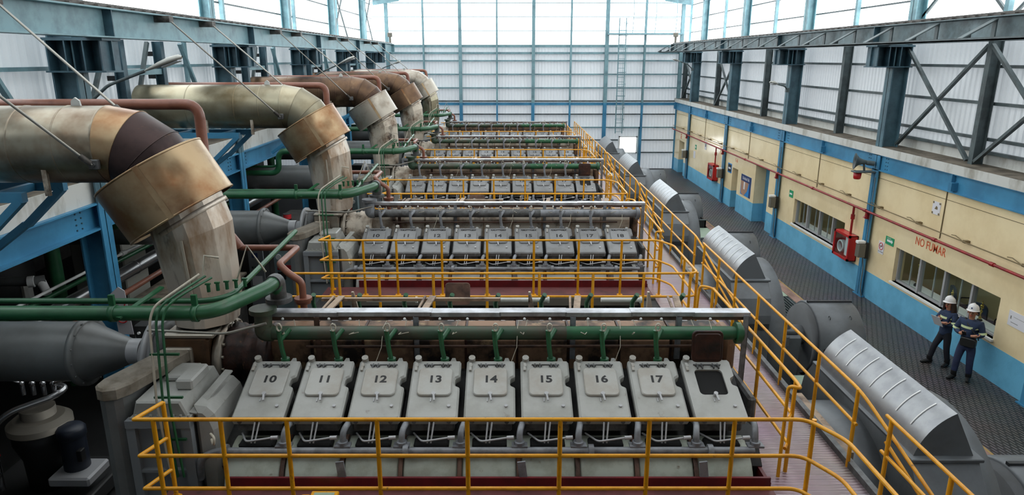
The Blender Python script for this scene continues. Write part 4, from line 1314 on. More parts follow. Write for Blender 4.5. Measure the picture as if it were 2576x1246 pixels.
# ------------------------------------------------------------------ generator
def generator():
    g = empty('generator', (5.3, YC, -1.0), '', 'generator', 'generators at the ends of the engines')
    # stator: left and right barrels, faceted box between
    part(MB().lathe([(0.0, 4.3), (1.42, 4.3), (1.45, 4.33), (1.45, 4.9), (0.0, 4.9)], (0, YC, 0.63), (1, 0, 0), 48), 'drive_end_barrel', 'gen', g)
    part(MB().box((4.05, YC - 1.1, 2.02), (4.36, YC + 0.5, 2.12)), 'coupling_lid', 'lagging_mid', g)
    part(MB().lathe([(0.0, 3.95), (1.1, 3.95), (1.12, 4.3)], (0, YC, 0.63), (1, 0, 0), 40), 'coupling_guard', 'black', g)
    fr = [(7.38, 2.2), (7.12, 1.86), (7.02, 1.5), (7.0, -0.6), (10.5, -0.6), (10.48, 1.5), (10.38, 1.86), (10.12, 2.2)]
    part(MB().prism(fr[::-1], (4.9, 0, 0), (0, 1, 0), (0, 0, 1), 0.0, 0.84)if False else MB().prism([fr[3], fr[4], fr[5], fr[6], fr[7], fr[0], fr[1], fr[2]], (4.9, 0, 0), (0, 1, 0), (0, 0, 1), 0.0, 0.84, 0.01), 'stator_frame', 'gen', g)
    part(MB().box((4.93, 6.985, 1.2), (5.7, 7.01, 1.32)), 'vent_grille', 'gen_dark', g)
    part(MB().lathe([(0.0, 5.74), (1.6, 5.74), (1.63, 5.77), (1.63, 6.18), (1.6, 6.2), (0.0, 6.2)], (0, YC, 0.63), (1, 0, 0), 48), 'rear_barrel', 'gen', g)
    # air outlet hood, curved on the engine side
    pr = [(4.95, 2.2), (5.7, 2.2), (5.66, 2.28), (5.4, 2.79)]
    arc = []
    for q in range(1, 11):
        u = q / 11
        p = Vector((5.4, 2.79)) * (1 - u) ** 2 + Vector((5.06, 2.62)) * 2 * u * (1 - u) + Vector((4.95, 2.2)) * u * u
        arc.append((p.x, p.y))
    hd = MB()
    poly = pr + arc
    n = len(poly)
    vs = [(p[0], 7.42, p[1]) for p in poly] + [(p[0], 10.08, p[1]) for p in poly]
    curve = range(3, n)
    for i in range(n):
        j = (i + 1) % n
        hd.add([vs[i], vs[j], vs[n + j], vs[n + i]], [(0, 1, 2, 3)], False)
    nv = len(hd.v)
    ho = MB()
    cv = [(p[0], p[1]) for p in [pr[3]] + arc + [pr[0]]]
    for i, p in enumerate(cv):
        ho.v += [(p[0], 7.42, p[1]), (p[0], 10.08, p[1])]
    for i in range(len(cv) - 1):
        ho.f.append([2 * i, 2 * i + 2, 2 * i + 3, 2 * i + 1][::-1])
        ho.sm.append(True)
    h = part(ho, 'air_hood', 'galv', g)
    ends = MB()
    for y in (7.42, 10.08):
        ends.add([(p[0], y, p[1]) for p in poly], [list(range(n))])
    ends.add([(5.7, 7.42, 2.2), (5.4, 7.42, 2.79), (5.4, 10.08, 2.79), (5.7, 10.08, 2.2)], [(0, 1, 2, 3)])
    part(ends, 'hood_end', 'gen', h)
    rb = MB()
    for q in range(7):
        y = 7.72 + 0.34 * q
        for i in range(1, 7):
            a, b = cv[i], cv[i + 1]
            rb.add([(a[0] - 0.006, y, a[1] + 0.008), (b[0] - 0.006, y, b[1] + 0.008), (b[0] - 0.006, y + 0.018, b[1] + 0.008), (a[0] - 0.006, y + 0.018, a[1] + 0.008)], [(3, 2, 1, 0)], True)
    part(rb, 'hood_rib_pattern', 'white', h)['kind'] = 'stuff'
    part(MB().box((4.9, 7.33, 2.17), (5.78, 10.16, 2.22), 0.01), 'hood_flange', 'gen', g)
    # bearing and exciter end
    part(MB().cyl((6.2, YC, 0.35), (7.35, YC, 0.35), 0.24, 20).box((6.45, YC - 0.5, -1.0), (7.05, YC + 0.5, 0.5), 0.05).cyl((6.75, YC - 0.25, 0.5), (6.75, YC - 0.25, 0.75), 0.09, 14).cyl((6.62, YC - 0.52, 0.3), (6.62, YC - 0.52, 0.52), 0.1, 14).box((6.5, YC - 0.4, 0.5), (7.0, YC + 0.3, 0.62), 0.03), 'bearing_pedestal', 'gen', g)
    dm = MB().lathe([(0.0, 7.35), (0.92, 7.35), (0.95, 7.38), (0.95, 8.42), (0.92, 8.45), (0.0, 8.45)], (0, YC + 0.15, 0.18), (1, 0, 0), 44)
    dr = part(dm, 'exciter_drum', 'gen', g)
    part(MB().box((7.36, YC + 0.13, 1.12), (8.44, YC + 0.2, 1.17)), 'drum_flange', 'gen_dark', dr)
    part(MB().lathe([(0.0, 7.33), (0.3, 7.33), (0.3, 7.33), (0.34, 7.22), (0.34, 7.22), (0.84, 7.22), (0.84, 7.22), (0.9, 7.35)], (0, YC + 0.15, 0.18), (1, 0, 0), 36), 'drum_end', 'gen_dark', dr)
    vg = MB().box((7.45, YC - 0.86, -0.3), (7.58, YC - 0.72, 0.3))
    for q in range(9):
        vg.box((7.44, YC - 0.87, -0.28 + 0.065 * q), (7.59, YC - 0.8, -0.26 + 0.065 * q))
    part(vg, 'louvre_vent', 'black', dr)
    for x in (7.65, 8.15):
        part(MB().tube([(x, YC - 0.41, 0.96), (x, YC - 0.44, 1.0), (x, YC - 0.5, 0.97), (x, YC - 0.5, 0.92)], 0.01, 6), 'lifting_handle', 'gen_dark', dr)
    part(MB().box((8.44, YC - 0.35, 0.1), (8.5, YC - 0.1, 0.8)), 'end_cable_box', 'black', dr)
    return g
gen0 = generator()
# ------------------------------------------------------------------ platforms, walkway, guard rails
def platform():
    o = MB().box((-3.75, 5.95, 2.22), (2.95, 6.66, 2.28)).build('platform', 'planks', loc=(0, 5.2, 2.22))
    o.data.materials[0] = M['deck_red']
    tag(o, '', 'platform', 'red-brown platforms between the engines')
    part(MB().box((-3.1, 6.66, 2.1), (2.92, 6.69, 2.42)), 'toe_plate', 'toe', o)
    part(MB().box((-3.75, 3.72, 2.2), (2.95, 4.2, 2.26)), 'rear_strip', 'concrete_dark', o)
    part(MB().box((2.6, 3.72, 2.2), (2.95, 6.6, 2.26)).box((-3.75, 3.72, 2.2), (-3.45, 6.0, 2.26)), 'end_strip', 'concrete_dark', o)
    part(MB().box((-3.75, 5.93, 2.14), (2.95, 5.95, 2.3)), 'deck_edge', 'jbox', o)
    part(MB().box((2.9, 6.69, 2.1), (2.94, 10.9, 2.34)), 'edge_strip', 'toe', o)
    for x in (-3.5, 2.7):
        for y in (3.9, 6.4):
            part(MB().box((x - 0.05, y - 0.05, 0.0), (x + 0.05, y + 0.05, 2.22)), 'platform_leg', 'concrete_dark', o)
    return o
plf0 = platform()
wk = MB().box((2.95, 2.0, 2.2), (4.0, 38.8, 2.28)).build('walkway', 'planks', loc=(3.5, 20, 2.2))
tag(wk, 'long ribbed pinkish walkway deck along the generator ends of the engines', 'walkway')
part(MB().box((3.98, 2.0, 2.14), (4.05, 38.8, 2.36)), 'walkway_edge', 'head', wk)
for y in range(3, 39, 3):
    part(MB().box((3.85, y - 0.06, -1.0), (3.97, y + 0.06, 2.2)), 'walkway_leg', 'concrete_dark', wk)
RZ = (3.43, 3.02, 2.64)
def tray_rail(y_a, y_b, k):
    o = empty('guard_railing', (-0.3, 5.0, 2.28), '', 'railing', 'yellow guard railings round the engine platforms')
    r = 0.021
    def P(x, y, z):
        return (x, y, z)
    for z in RZ:
        pa = []
        if y_a:
            pa = [(-3.72, 6.15, z), (2.98, 6.15, z)]
            if y_b:
                pa += [(3.2, 5.75, z), (3.2, 4.02, z), (2.95, 3.98, z), (-3.72, 3.98, z)]
            else:
                pa += [(3.2, 5.75, z)]
        elif y_b:
            pa = [(3.2, 5.0, z), (3.2, 4.02, z), (3.0, 3.98, z), (-3.72, 3.98, z)]
        rm = MB().tube(fillet(pa, 0.12, 5), r, 8)
        if y_a:
            rm.tube([(-3.6, 6.5, z), (-3.72, 6.15, z)], r, 8).sphere((-3.72, 6.15, z), r, 8, 6)
        part(rm, 'rail', 'yellow', o)
    def post(x, y):
        part(MB().cyl((x, y, 2.28), (x, y, RZ[0]), 0.024, 8).cyl((x, y, 2.28), (x, y, 2.3), 0.06, 8), 'post', 'yellow', o)
    if y_a:
        post(-3.6, 6.5)
        for x in (-3.53, -2.86, -2.2, -1.3, -0.4, 0.53, 1.42, 2.27, 3.06):
            post(x, 6.15)
    if y_b:
        for x in (-3.53, -2.82, -2.15, -1.24, -0.34, 0.54, 1.44, 2.29, 3.07):
            post(x, 3.98)
        post(3.2, 4.05)
        post(3.2, 4.9)
    return o
ral0 = tray_rail(True, True, 0)
def side_rail():
    # guards the gap at the generator end of an engine
    o = empty('side_railing', (3.2, 8.5, 2.28), '', 'railing', 'short yellow side railings at the engine ends')
    top = [(3.06, 6.86, 2.95), (3.06, 6.86, 3.43), (3.2, 6.8, 3.45), (3.2, 7.1, 3.43), (3.2, 10.3, 3.43), (3.06, 10.35, 3.43), (3.06, 10.35, 2.28)]
    part(MB().tube(fillet([(3.1, 6.9, 2.28), (3.1, 6.9, 3.43), (3.2, 6.8, 3.43), (3.22, 7.0, 3.43), (3.22, 10.2, 3.43), (3.05, 10.35, 3.43), (3.0, 10.35, 2.28)], 0.08, 4), 0.021, 8), 'rail', 'yellow', o)
    for z in RZ[1:]:
        part(MB().tube([(3.14, 6.9, z), (3.22, 7.02, z), (3.22, 10.2, z), (3.02, 10.35, z)], 0.021, 8), 'rail', 'yellow', o)
    for y in (7.0, 8.1, 9.2, 10.2):
        part(MB().cyl((3.22, y, 2.28), (3.22, y, 3.43), 0.024, 8), 'post', 'yellow', o)
    return o
sid0 = side_rail()
def outer_rail():
    # along the walkway; the near end turns down a short stair
    o = empty('outer_railing', (3.99, 9.8, 2.28), '', 'railing', 'yellow outer railings along the walkway')
    for z, dz in ((3.28, 0.0), (2.86, -0.0)):
        p = [(3.99, 13.5, z), (3.99, 7.04, z)]
        if dz == 0.0 and z > 3:
            p += [(4.18, 5.9, z - 0.52), (4.4, 4.75, z - 1.1)]
        part(MB().tube(fillet(p, 0.2, 4), 0.02, 8), 'rail', 'yellow', o)
    part(MB().tube([(3.99, 6.45, 3.0), (4.13, 5.9, 2.66), (4.4, 4.75, 2.0)], 0.02, 8), 'stair_rail', 'yellow', o)
    part(MB().bar((4.02, 7.0, 2.2), (4.4, 4.7, 1.05), 0.02, 0.16), 'stair_stringer', 'yellow', o)
    part(MB().tube([(4.12, 5.95, 2.5), (3.99, 6.4, 2.32)], 0.018, 8), 'brace_bar', 'yellow', o)
    for y in (13.4, 12.4, 11.4, 10.3, 9.2, 8.1, 7.1):
        part(MB().cyl((3.99, y, 2.28), (3.99, y, 3.28), 0.024, 8), 'post', 'yellow', o)
    part(MB().cyl((4.36, 4.85, 1.05), (4.36, 4.85, 2.24), 0.022, 8), 'post', 'yellow', o)
    return o
out0 = outer_rail()
# yellow tool tray lying on the platform floor in front of the first engine
tb = MB().box((-2.14, 6.32, 2.281), (-1.84, 6.56, 2.33), 0.01)
t = tag(tb.build('tool_tray', 'yellow', loc=(-2, 6.45, 2.281)), 'small yellow tray lying on the red platform floor by the front guard rail', 'tray')
part(MB().box((-2.1, 6.36, 2.33), (-1.88, 6.52, 2.334)), 'tray_insert', 'greenplate', t)
part(MB().tube(fillet([(-2.15, 6.4, 2.31), (-2.24, 6.38, 2.31), (-2.24, 6.5, 2.31), (-2.15, 6.5, 2.31)], 0.03, 3), 0.012, 6), 'tray_handle', 'yellow', t)
# floor grating between generators
def grating():
    o = MB().box((6.4, 12.57, -0.03), (8.45, 14.2, 0.0)).build('floor_plate', 'greenplate', loc=(7.3, 13.4, -0.03))
    tag(o, '', 'floor plate', 'pale green floor plates with grating between the generators')
    g = MB()
    for q in range(24):
        x = 6.4 + q * 0.088
        g.box((x, 10.4, -0.04), (x + 0.02, 12.55, 0.0))
    g.box((6.4, 10.4, -0.04), (8.45, 10.43, 0.0)).box((6.4, 12.52, -0.04), (8.45, 12.55, 0.0))
    part(g, 'grating', 'greysteel', o)
    for x in (6.4, 8.39):
        part(MB().box((x, 10.38, -0.16), (x + 0.06, 14.2, -0.03)), 'support_angle', 'greysteel', o)
    return o
grt0 = grating()
# open black crate with a sheet hanging over its rim
cr = MB()
for a, b in (((7.35, 28.3), (8.4, 28.36)), ((7.35, 29.3), (8.4, 29.36)), ((7.35, 28.3), (7.41, 29.36)), ((8.34, 28.3), (8.4, 29.36))):
    cr.box((a[0], a[1], -0.9), (b[0], b[1], 0.3))
cr.box((7.35, 28.3, -0.95), (8.4, 29.36, -0.9))
o = tag(cr.build('open_crate', 'black', loc=(7.9, 28.8, -0.95)), 'open black crate with a dark sheet over its rim, between two generators', 'crate')
part(MB().box((7.3, 28.27, 0.3), (8.45, 28.4, 0.33)).box((7.3, 29.26, 0.3), (8.45, 29.4, 0.33)), 'crate_rim', 'greysteel', o)
sh = MB()
sh.add([(7.5, 28.2, 0.12), (7.9, 28.22, 0.02), (8.1, 28.24, 0.2), (7.5, 28.34, 0.36), (7.85, 28.36, 0.4), (8.15, 28.34, 0.35), (7.55, 28.7, 0.2), (7.9, 28.75, 0.28), (8.1, 28.7, 0.16)], [(0, 1, 4, 3), (1, 2, 5, 4), (3, 4, 7, 6), (4, 5, 8, 7)])
sh.add([(p[0], p[1], p[2] - 0.01) for p in sh.v[:9]], [(3, 4, 1, 0), (4, 5, 2, 1), (6, 7, 4, 3), (7, 8, 5, 4)])
part(sh, 'draped_sheet', 'gen_dark', o)
# ------------------------------------------------------------------ things on and along the office wall
WX = 10.7
def wall_plate(name, m, ya, yb, za, zb, th=0.012):
    return MB().box((WX - th, min(ya, yb), za), (WX - 0.001, max(ya, yb), zb)).build(name, m, loc=(WX, (ya + yb) / 2, (za + zb) / 2))
RD, UP = Vector((0, -1, 0)), Vector((0, 0, 1))    # reading direction seen from the hall, up
# NO FUMAR
o = text('NO FUMAR', 0.3, 'stencil_lettering', 'orange', None, (WX - 0.003, 16.78, 2.3), RD, UP, 0.002, 0.84, 0.006)
tag(o, 'orange stencilled NO FUMAR lettering on the cream wall above the near office window', 'lettering')
o = text('1-6', 0.26, 'door_number', 'orange', None, (WX - 0.003, 32.0, 2.3), RD, UP, 0.002)
tag(o, 'small faded orange door number on the cream wall above the narrow doorway', 'lettering')
o = wall_plate('caution_lettering', 'cream', 42.3, 42.8, 2.1, 2.5, 0.004)
tag(o, 'faint red lettering on the cream wall over the doorway next to the back wall', 'lettering')
for z in (2.38, 2.26, 2.16):
    part(MB().box((WX - 0.007, 42.4, z), (WX - 0.004, 42.72, z + 0.05)), 'text_line', 'orange', o)
# exit signs
for y, z, w, h, lb in ((18.58, 1.97, 0.42, 0.22, 'green exit sign with white arrow above one corner of the near office window'), (25.5, 1.98, 0.34, 0.26, 'green exit sign with white bars beside the second office window'), (39.1, 2.05, 0.3, 0.26, 'green exit sign on the cream wall past the fire hose cabinet')):
    o = tag(wall_plate('exit_sign', 'exit', y - w / 2, y + w / 2, z - h / 2, z + h / 2), lb, 'sign', 'green exit signs on the cream wall')
    part(MB().box((WX - 0.015, y - 0.1, z - 0.03), (WX - 0.012, y + 0.13, z + 0.03)), 'white_bar', 'white', o)
    if y < 20:
        part(MB().prism([(0, -0.06), (0.07, 0), (0, 0.06)], (WX - 0.012, y - 0.1, z), RD, UP, -0.001, 0.003), 'arrow', 'white', o)
        text('SALIDA', 0.06, 'sign_text', 'white', o, (WX - 0.016, y + 0.03, z + 0.07), RD, UP, 0.001)
# no smoking notice
o = tag(wall_plate('no_smoking_sign', 'paper', 18.82, 19.1, 1.5, 1.86), 'white no smoking notice with red ring beside the large blue column', 'sign')
part(MB().tube([(WX - 0.014, 18.96 + 0.1 * math.cos(q * PI / 12), 1.72 + 0.1 * math.sin(q * PI / 12)) for q in range(24)], 0.011, 6, closed=True).bar((WX - 0.014, 18.89, 1.79), (WX - 0.014, 19.03, 1.65), 0.006, 0.018, (1, 0, 0)), 'prohibition_ring', 'signred', o)
part(MB().box((WX - 0.015, 18.9, 1.712), (WX - 0.012, 19.03, 1.73)), 'cigarette', 'ink', o)
text('NO FUMAR', 0.05, 'notice_text', 'ink_faded', o, (WX - 0.014, 18.96, 1.56), RD, UP, 0.001)
# paper notices
o = tag(wall_plate('paper_notice', 'paper', 13.1, 13.75, 1.42, 1.75), 'large white paper notice beyond the two people, past the near office window', 'notice')
part(MB().box((WX - 0.014, 13.45, 1.5), (WX - 0.012, 13.66, 1.512)).box((WX - 0.014, 13.2, 1.63), (WX - 0.012, 13.6, 1.637)).box((WX - 0.014, 13.66, 1.57), (WX - 0.012, 13.69, 1.64)), 'printed_line', 'ink_faded', o)
o = tag(wall_plate('parking_notice', 'paper', 16.62, 16.94, 3.14, 3.46), 'small white square notice pinned high on the cream wall, tan mark in its middle', 'notice')
pm = MB()
for y in (16.65, 16.91):
    for z in (3.17, 3.43):
        pm.cyl((WX - 0.016, y, z), (WX - 0.012, y, z), 0.03, 10)
part(pm, 'corner_pin', 'seam', o)
part(MB().prism([(-0.06, -0.03), (0.06, -0.03), (0.05, 0.03), (0.0, 0.06), (-0.03, 0.02)], (WX - 0.012, 16.78, 3.3), RD, UP, -0.001, 0.003), 'centre_mark', 'seam', o)
o = tag(wall_plate('paper_notice', 'paper', 39.1, 39.5, 1.4, 1.8), 'white paper sheet under the exit sign past the fire hose cabinet', 'notice')
o = tag(wall_plate('paper_notice', 'paper', 37.0, 37.35, 2.15, 2.6), 'white framed notice between the last exit sign and the fire hose cabinet', 'notice')
part(MB().box((WX - 0.014, 37.08, 2.3), (WX - 0.012, 37.27, 2.45)), 'printed_block', 'ink_faded', o)
# poster and blue sign by the doors
o = tag(wall_plate('poster', 'posterlight', 29.82, 31.12, 0.92, 1.84), 'blue poster with tan picture and white title between the two doorways', 'poster')
part(MB().box((WX - 0.016, 29.82, 1.55), (WX - 0.012, 31.12, 1.84)).box((WX - 0.016, 29.82, 0.92), (WX - 0.0125, 30.0, 1.55)), 'title_band', 'posterblue', o)
part(MB().prism([(-0.5, -0.3), (-0.1, -0.36), (0.28, -0.1), (0.44, 0.28), (-0.6, 0.28)], (WX - 0.012, 30.52, 1.27), RD, UP, -0.001, 0.003), 'tan_picture', 'postertan', o)
part(MB().box((WX - 0.018, 30.55, 1.2), (WX - 0.016, 30.72, 1.53)), 'white_note', 'paper', o)
text('Unidad 06', 0.2, 'title_text', 'paper', o, (WX - 0.018, 30.48, 1.69), RD, UP, 0.001, 1.1)
o = tag(wall_plate('door_sign', 'posterlight', 32.6, 33.15, 1.6, 2.05), 'small blue square sign beside the narrow doorway', 'sign')
part(MB().box((WX - 0.015, 32.65, 1.65), (WX - 0.012, 33.1, 2.0)), 'sign_field', 'ink', o)
part(MB().box((WX - 0.018, 32.72, 1.78), (WX - 0.015, 33.03, 1.86)), 'white_bar', 'paper', o)
# red fire pipe, conduit
o = tag(MB().cyl((10.53, 3.0, 2.585), (10.53, 44.3, 2.585), 0.033, 12).build('fire_pipe', 'redpipe', loc=(10.53, 20, 2.585)), 'long thin red fire water pipe running along the cream office wall', 'pipe')
for y in (14.3, 16.4, 19.8, 23.4, 26.6, 30.4, 33.7, 40.7):
    part(MB().cyl((10.53, y - 0.06, 2.585), (10.53, y + 0.06, 2.585), 0.048, 12), 'coupling', 'redpipe', o)
for yc in COLS:
    if yc > 10:
        part(MB().prism([(0, 0), (0.14, 0.16), (0.14, 0.0)], (10.46, yc + 0.02, 2.38), (1, 0, 0), (0, 0, 1), -0.04, 0.04).box((10.5, yc - 0.06, 2.36), (10.6, yc + 0.02, 2.54)), 'pipe_bracket', 'redpipe', o)
o = tag(MB().cyl((10.57, 3.0, 2.8), (10.57, 44.3, 2.8), 0.014, 8).build('conduit', 'seam', loc=(10.57, 20, 2.8)), 'thin grey cable conduit just above the red fire pipe', 'conduit')
for q in range(16):
    y = 13.5 + 1.9 * q
    part(MB().box((10.58, y - 0.05, 2.77), (10.7, y + 0.05, 2.83)).tube([(10.6, y + 0.1, 2.8), (10.6, y + 0.35, 2.86), (10.6, y + 0.5, 2.84)], 0.01, 6), 'conduit_clamp', 'seam', o)
for k in range(4):
    y = 16.45 + 7 * k
    part(MB().cyl((10.68, y, 2.6), (10.68, y, 3.8), 0.009, 6), 'drop_wire', 'seam', o)
# fire hose cabinets with riser
for y0, y1, lb in ((20.25, 21.25, 'red fire hose cabinet on the wall between second office window and large blue column'), (34.6, 35.6, 'distant red fire hose cabinet on the cream wall near the far corner')):
    z0, z1 = 0.88, 1.68
    m = MB().box((10.42, y0, z0), (10.47, y0 + 0.07, z1)).box((10.42, y1 - 0.07, z0), (10.47, y1, z1)).box((10.42, y0, z0), (10.47, y1, z0 + 0.07)).box((10.42, y0, z1 - 0.07), (10.47, y1, z1))
    m.box((10.47, y0, z0), (10.69, y0 + 0.02, z1)).box((10.47, y1 - 0.02, z0), (10.69, y1, z1)).box((10.47, y0, z0), (10.69, y1, z0 + 0.02)).box((10.47, y0, z1 - 0.02), (10.69, y1, z1)).box((10.67, y0, z0), (10.69, y1, z1))
    o = tag(m.build('fire_hose_cabinet', 'red', loc=(10.55, (y0 + y1) / 2, z0)), lb, 'cabinet', 'red fire hose cabinets')
    part(MB().box((10.44, y0 + 0.06, z0 + 0.06), (10.445, y1 - 0.06, z1 - 0.06)), 'cabinet_glass', 'glass', o)
    part(MB().box((10.5, y0 + 0.12, z0 + 0.1), (10.64, y0 + 0.4, z1 - 0.1), 0.02), 'white_panel', 'paper', o)
    hz = MB()
    for q in range(4):
        hz.tube([(10.52 + 0.03 * q, y1 - 0.3 + 0.17 * math.cos(t * PI / 8), z0 + 0.32 + 0.17 * math.sin(t * PI / 8)) for t in range(16)], 0.03, 6, closed=True)
    part(hz, 'hose_coil', 'paper', o)
    part(MB().tube(fillet([(10.6, y0 + 0.25, 2.585), (10.6, y0 + 0.25, z1)], 0.02, 2) if False else [(10.58, y0 + 0.3, 2.585), (10.58, y0 + 0.3, z1)], 0.035, 10).cyl((10.58, y0 + 0.3, 2.15), (10.58, y0 + 0.3, 2.3), 0.06, 10), 'riser_pipe', 'redpipe', o)
# junction boxes with conduit on the columns
for y, lb in ((19.42, 'grey junction box on the large blue column beside the fire hose cabinet'), (26.42, 'grey junction box on the blue column by the blue recess door'), (33.42, 'grey junction box on the blue column beside the narrow doorway'), (40.42, 'grey junction box on the last blue column, next to the back wall')):
    o = tag(MB().box((10.3, y - 0.02, 1.25), (10.5, y + 0.2, 1.65), 0.01).build('junction_box', 'jbox', loc=(10.4, y, 1.25)), lb, 'electrical box', 'junction boxes on the columns')
    part(MB().box((10.5, y, 1.22), (10.6, y + 0.22, 1.68)), 'back_box', 'black', o)
    part(MB().box((10.27, y + 0.02, 1.66), (10.5, y + 0.18, 1.74), 0.01), 'box_lid', 'white', o)
    part(MB().tube(fillet([(10.5, y + 0.1, 1.24), (10.56, y + 0.1, 0.9), (10.56, y + 0.1, 0.3), (10.6, y + 0.05, 0.02)], 0.08, 3), 0.014, 8).tube([(10.57, y + 0.15, 1.7), (10.57, y + 0.15, 3.6)], 0.012, 6), 'conduit_drop', 'jbox', o)
# horn loudspeaker and red beacon on the large column
o = empty('horn_loudspeaker', (10.45, 19.75, 3.75), 'grey horn loudspeaker on a bracket on the large blue column', 'loudspeaker')
hx = (-0.8, 0.25, 0.05)
part(MB().lathe([(0.03, -0.42), (0.05, -0.3), (0.07, -0.18), (0.11, -0.07), (0.18, 0.0), (0.23, 0.03), (0.235, 0.045), (0.17, 0.0), (0.1, -0.08), (0.04, -0.2), (0.0, -0.2)], (10.1, 19.85, 4.03), hx, 28), 'horn', 'greysteel', o)
part(MB().cyl((10.36, 19.77, 4.0), (10.56, 19.71, 3.98), 0.07, 14), 'driver_unit', 'greysteel', o)
part(MB().bar((10.3, 19.8, 4.0), (10.34, 19.8, 3.76), 0.05, 0.03).box((10.0, 19.62, 3.72), (10.62, 19.9, 3.76), 0.01), 'mount_shelf', 'greysteel', o)
o = tag(MB().lathe([(0.0, -0.2), (0.085, -0.2), (0.1, -0.17), (0.115, 0.0), (0.0, 0.0)], (10.16, 19.8, 3.72), (0, 0, 1), 20).build('alarm_beacon', 'red', loc=(10.16, 19.8, 3.72)), 'red warning beacon hanging under the horn loudspeaker shelf', 'beacon')
# lamp arms: left girder side and right columns
def lamp(name_lb, base, elbow, head, m='lampgrey'):
    o = empty('lamp', base, name_lb, 'lamp', 'arm lamps on the hall columns')
    b, e, h = Vector(base), Vector(elbow), Vector(head)
    part(MB().tube(fillet([b, e, e + (h - e) * 0.5], 0.1, 4), 0.028, 8).box((b.x - 0.06, b.y - 0.06, b.z - 0.08), (b.x + 0.06, b.y + 0.06, b.z + 0.08)), 'lamp_arm', 'greysteel', o)
    d = (h - e).normalized()
    c = e + (h - e) * 0.5
    L = (h - c).length
    x, y, z = frame_to(d, (0, 0, 1))
    prof = [(0.03, 0.0), (0.06, 0.1), (0.12, 0.4), (0.15, 0.7), (0.12, 0.92), (0.03, 1.0)]
    n = 16
    vs, fs = [], []
    for r, t in prof:
        for q in range(n):
            a = 2 * PI * q / n
            vs.append(c + d * (t * L) + y * (r * math.cos(a)) + x * (0.5 * r * math.sin(a) * (1.0 if math.sin(a) > 0 else 0.5)))
    for i in range(len(prof) - 1):
        for q in range(n):
            fs.append((i * n + q, i * n + (q + 1) % n, (i + 1) * n + (q + 1) % n, (i + 1) * n + q))
    hd = part(MB().add(vs, fs, True), 'lamp_head', m, o)
    part(MB().prism(rrect(0.2, L * 0.5, 0.06, 3), c + d * (L * 0.68) - x * 0.045, y, d, -0.01, 0.01), 'lamp_lens', 'galv', hd)
    return o
lamp('grey arm lamp on the left column above the gold-sleeved exhaust pipe', (-7.55, 12.5, 6.05), (-6.9, 12.2, 6.45), (-5.6, 12.3, 6.93))
lamp('grey arm lamp with tilted head above the third exhaust pipe', (-7.55, 26.5, 6.1), (-6.9, 26.3, 6.4), (-5.55, 26.0, 6.95))
lamp('grey arm lamp next to the back wall over the row of exhaust pipes', (-7.55, 40.5, 6.1), (-7.0, 40.4, 6.4), (-6.0, 40.2, 6.75))
lamp('small grey arm lamp on the right column before the recess door', (10.55, 26.55, 5.75), (10.35, 26.3, 5.9), (9.7, 26.0, 6.05))
lamp('small grey arm lamp next to the back wall above the office ledge', (10.55, 40.5, 6.3), (10.2, 40.3, 6.6), (9.35, 40.2, 6.85))
# caged ladder on the back wall
o = empty('caged_ladder', (7.1, 44.1, 2.3), 'tall pale teal caged ladder on the back wall', 'ladder')
lx = (6.86, 7.28)
for x in lx:
    part(MB().box((x - 0.03, 44.08, 2.3), (x + 0.03, 44.12, 9.3)), 'ladder_rail', 'teal', o)
rg = MB()
for q in range(24):
    rg.cyl((lx[0], 44.1, 2.4 + 0.28 * q), (lx[1], 44.1, 2.4 + 0.28 * q), 0.014, 6)
part(rg, 'rung_pattern_spokes', 'teal', o)
for q in range(9):
    z = 3.2 + 0.72 * q
    part(MB().tube([(lx[0], 44.1, z)] + [(7.07 - 0.3 * math.cos(PI * t / 10), 44.1 - 0.62 * math.sin(PI * t / 10), z) for t in range(1, 10)] + [(lx[1], 44.1, z)], 0.016, 6), 'cage_hoop', 'teal', o)
for t in (2, 5, 8):
    part(MB().cyl((7.07 - 0.3 * math.cos(PI * t / 10), 44.1 - 0.62 * math.sin(PI * t / 10), 2.5), (7.07 - 0.3 * math.cos(PI * t / 10), 44.1 - 0.62 * math.sin(PI * t / 10), 9.3), 0.012, 6), 'cage_bar', 'teal', o)
# trophies, chairs and printer behind the near office window
def trophy(x, y, s, lb):
    o = empty('trophy', (x, y, 0.93), lb, 'trophy', 'trophies on the office sill')
    part(MB().lathe([(0.0, 0.0), (0.1 * s, 0.0), (0.1 * s, 0.05 * s), (0.06 * s, 0.08 * s), (0.0, 0.08 * s)], (x, y, 0.93), (0, 0, 1), 14), 'trophy_base', 'ink', o)
    part(MB().lathe([(0.05 * s, 0.08 * s), (0.06 * s, 0.14 * s), (0.02 * s, 0.2 * s), (0.02 * s, 0.3 * s), (0.06 * s, 0.38 * s), (0.03 * s, 0.44 * s), (0.02 * s, 0.5 * s), (0.07 * s, 0.62 * s), (0.04 * s, 0.66 * s), (0.0, 0.68 * s)], (x, y, 0.93), (0, 0, 1), 16), 'trophy_cup', 'gold', o)
    hm = MB()
    for sg in (-1, 1):
        hm.tube([(x, y + sg * 0.04 * s, 0.93 + 0.5 * s), (x, y + sg * 0.11 * s, 0.93 + 0.56 * s), (x, y + sg * 0.06 * s, 0.93 + 0.62 * s)], 0.012 * s, 6)
    part(hm, 'trophy_handle', 'gold', o)
    part(MB().sphere((x, y, 0.93 + 0.72 * s), 0.04 * s, 8, 6).cyl((x, y, 0.93 + 0.74 * s), (x, y, 0.93 + 0.82 * s), 0.015 * s, 6), 'trophy_figure', 'gold', o)
trophy(11.15, 17.75, 0.95, 'tall gold trophy in the first pane of the near office window')
trophy(11.15, 16.3, 0.5, 'small dark trophy low in the second pane of the near office window')
trophy(11.15, 15.2, 0.6, 'gold trophy behind the helmet of the woman')
trophy(11.15, 14.35, 0.9, 'gold trophy in the last pane, behind the man, of the near office window')
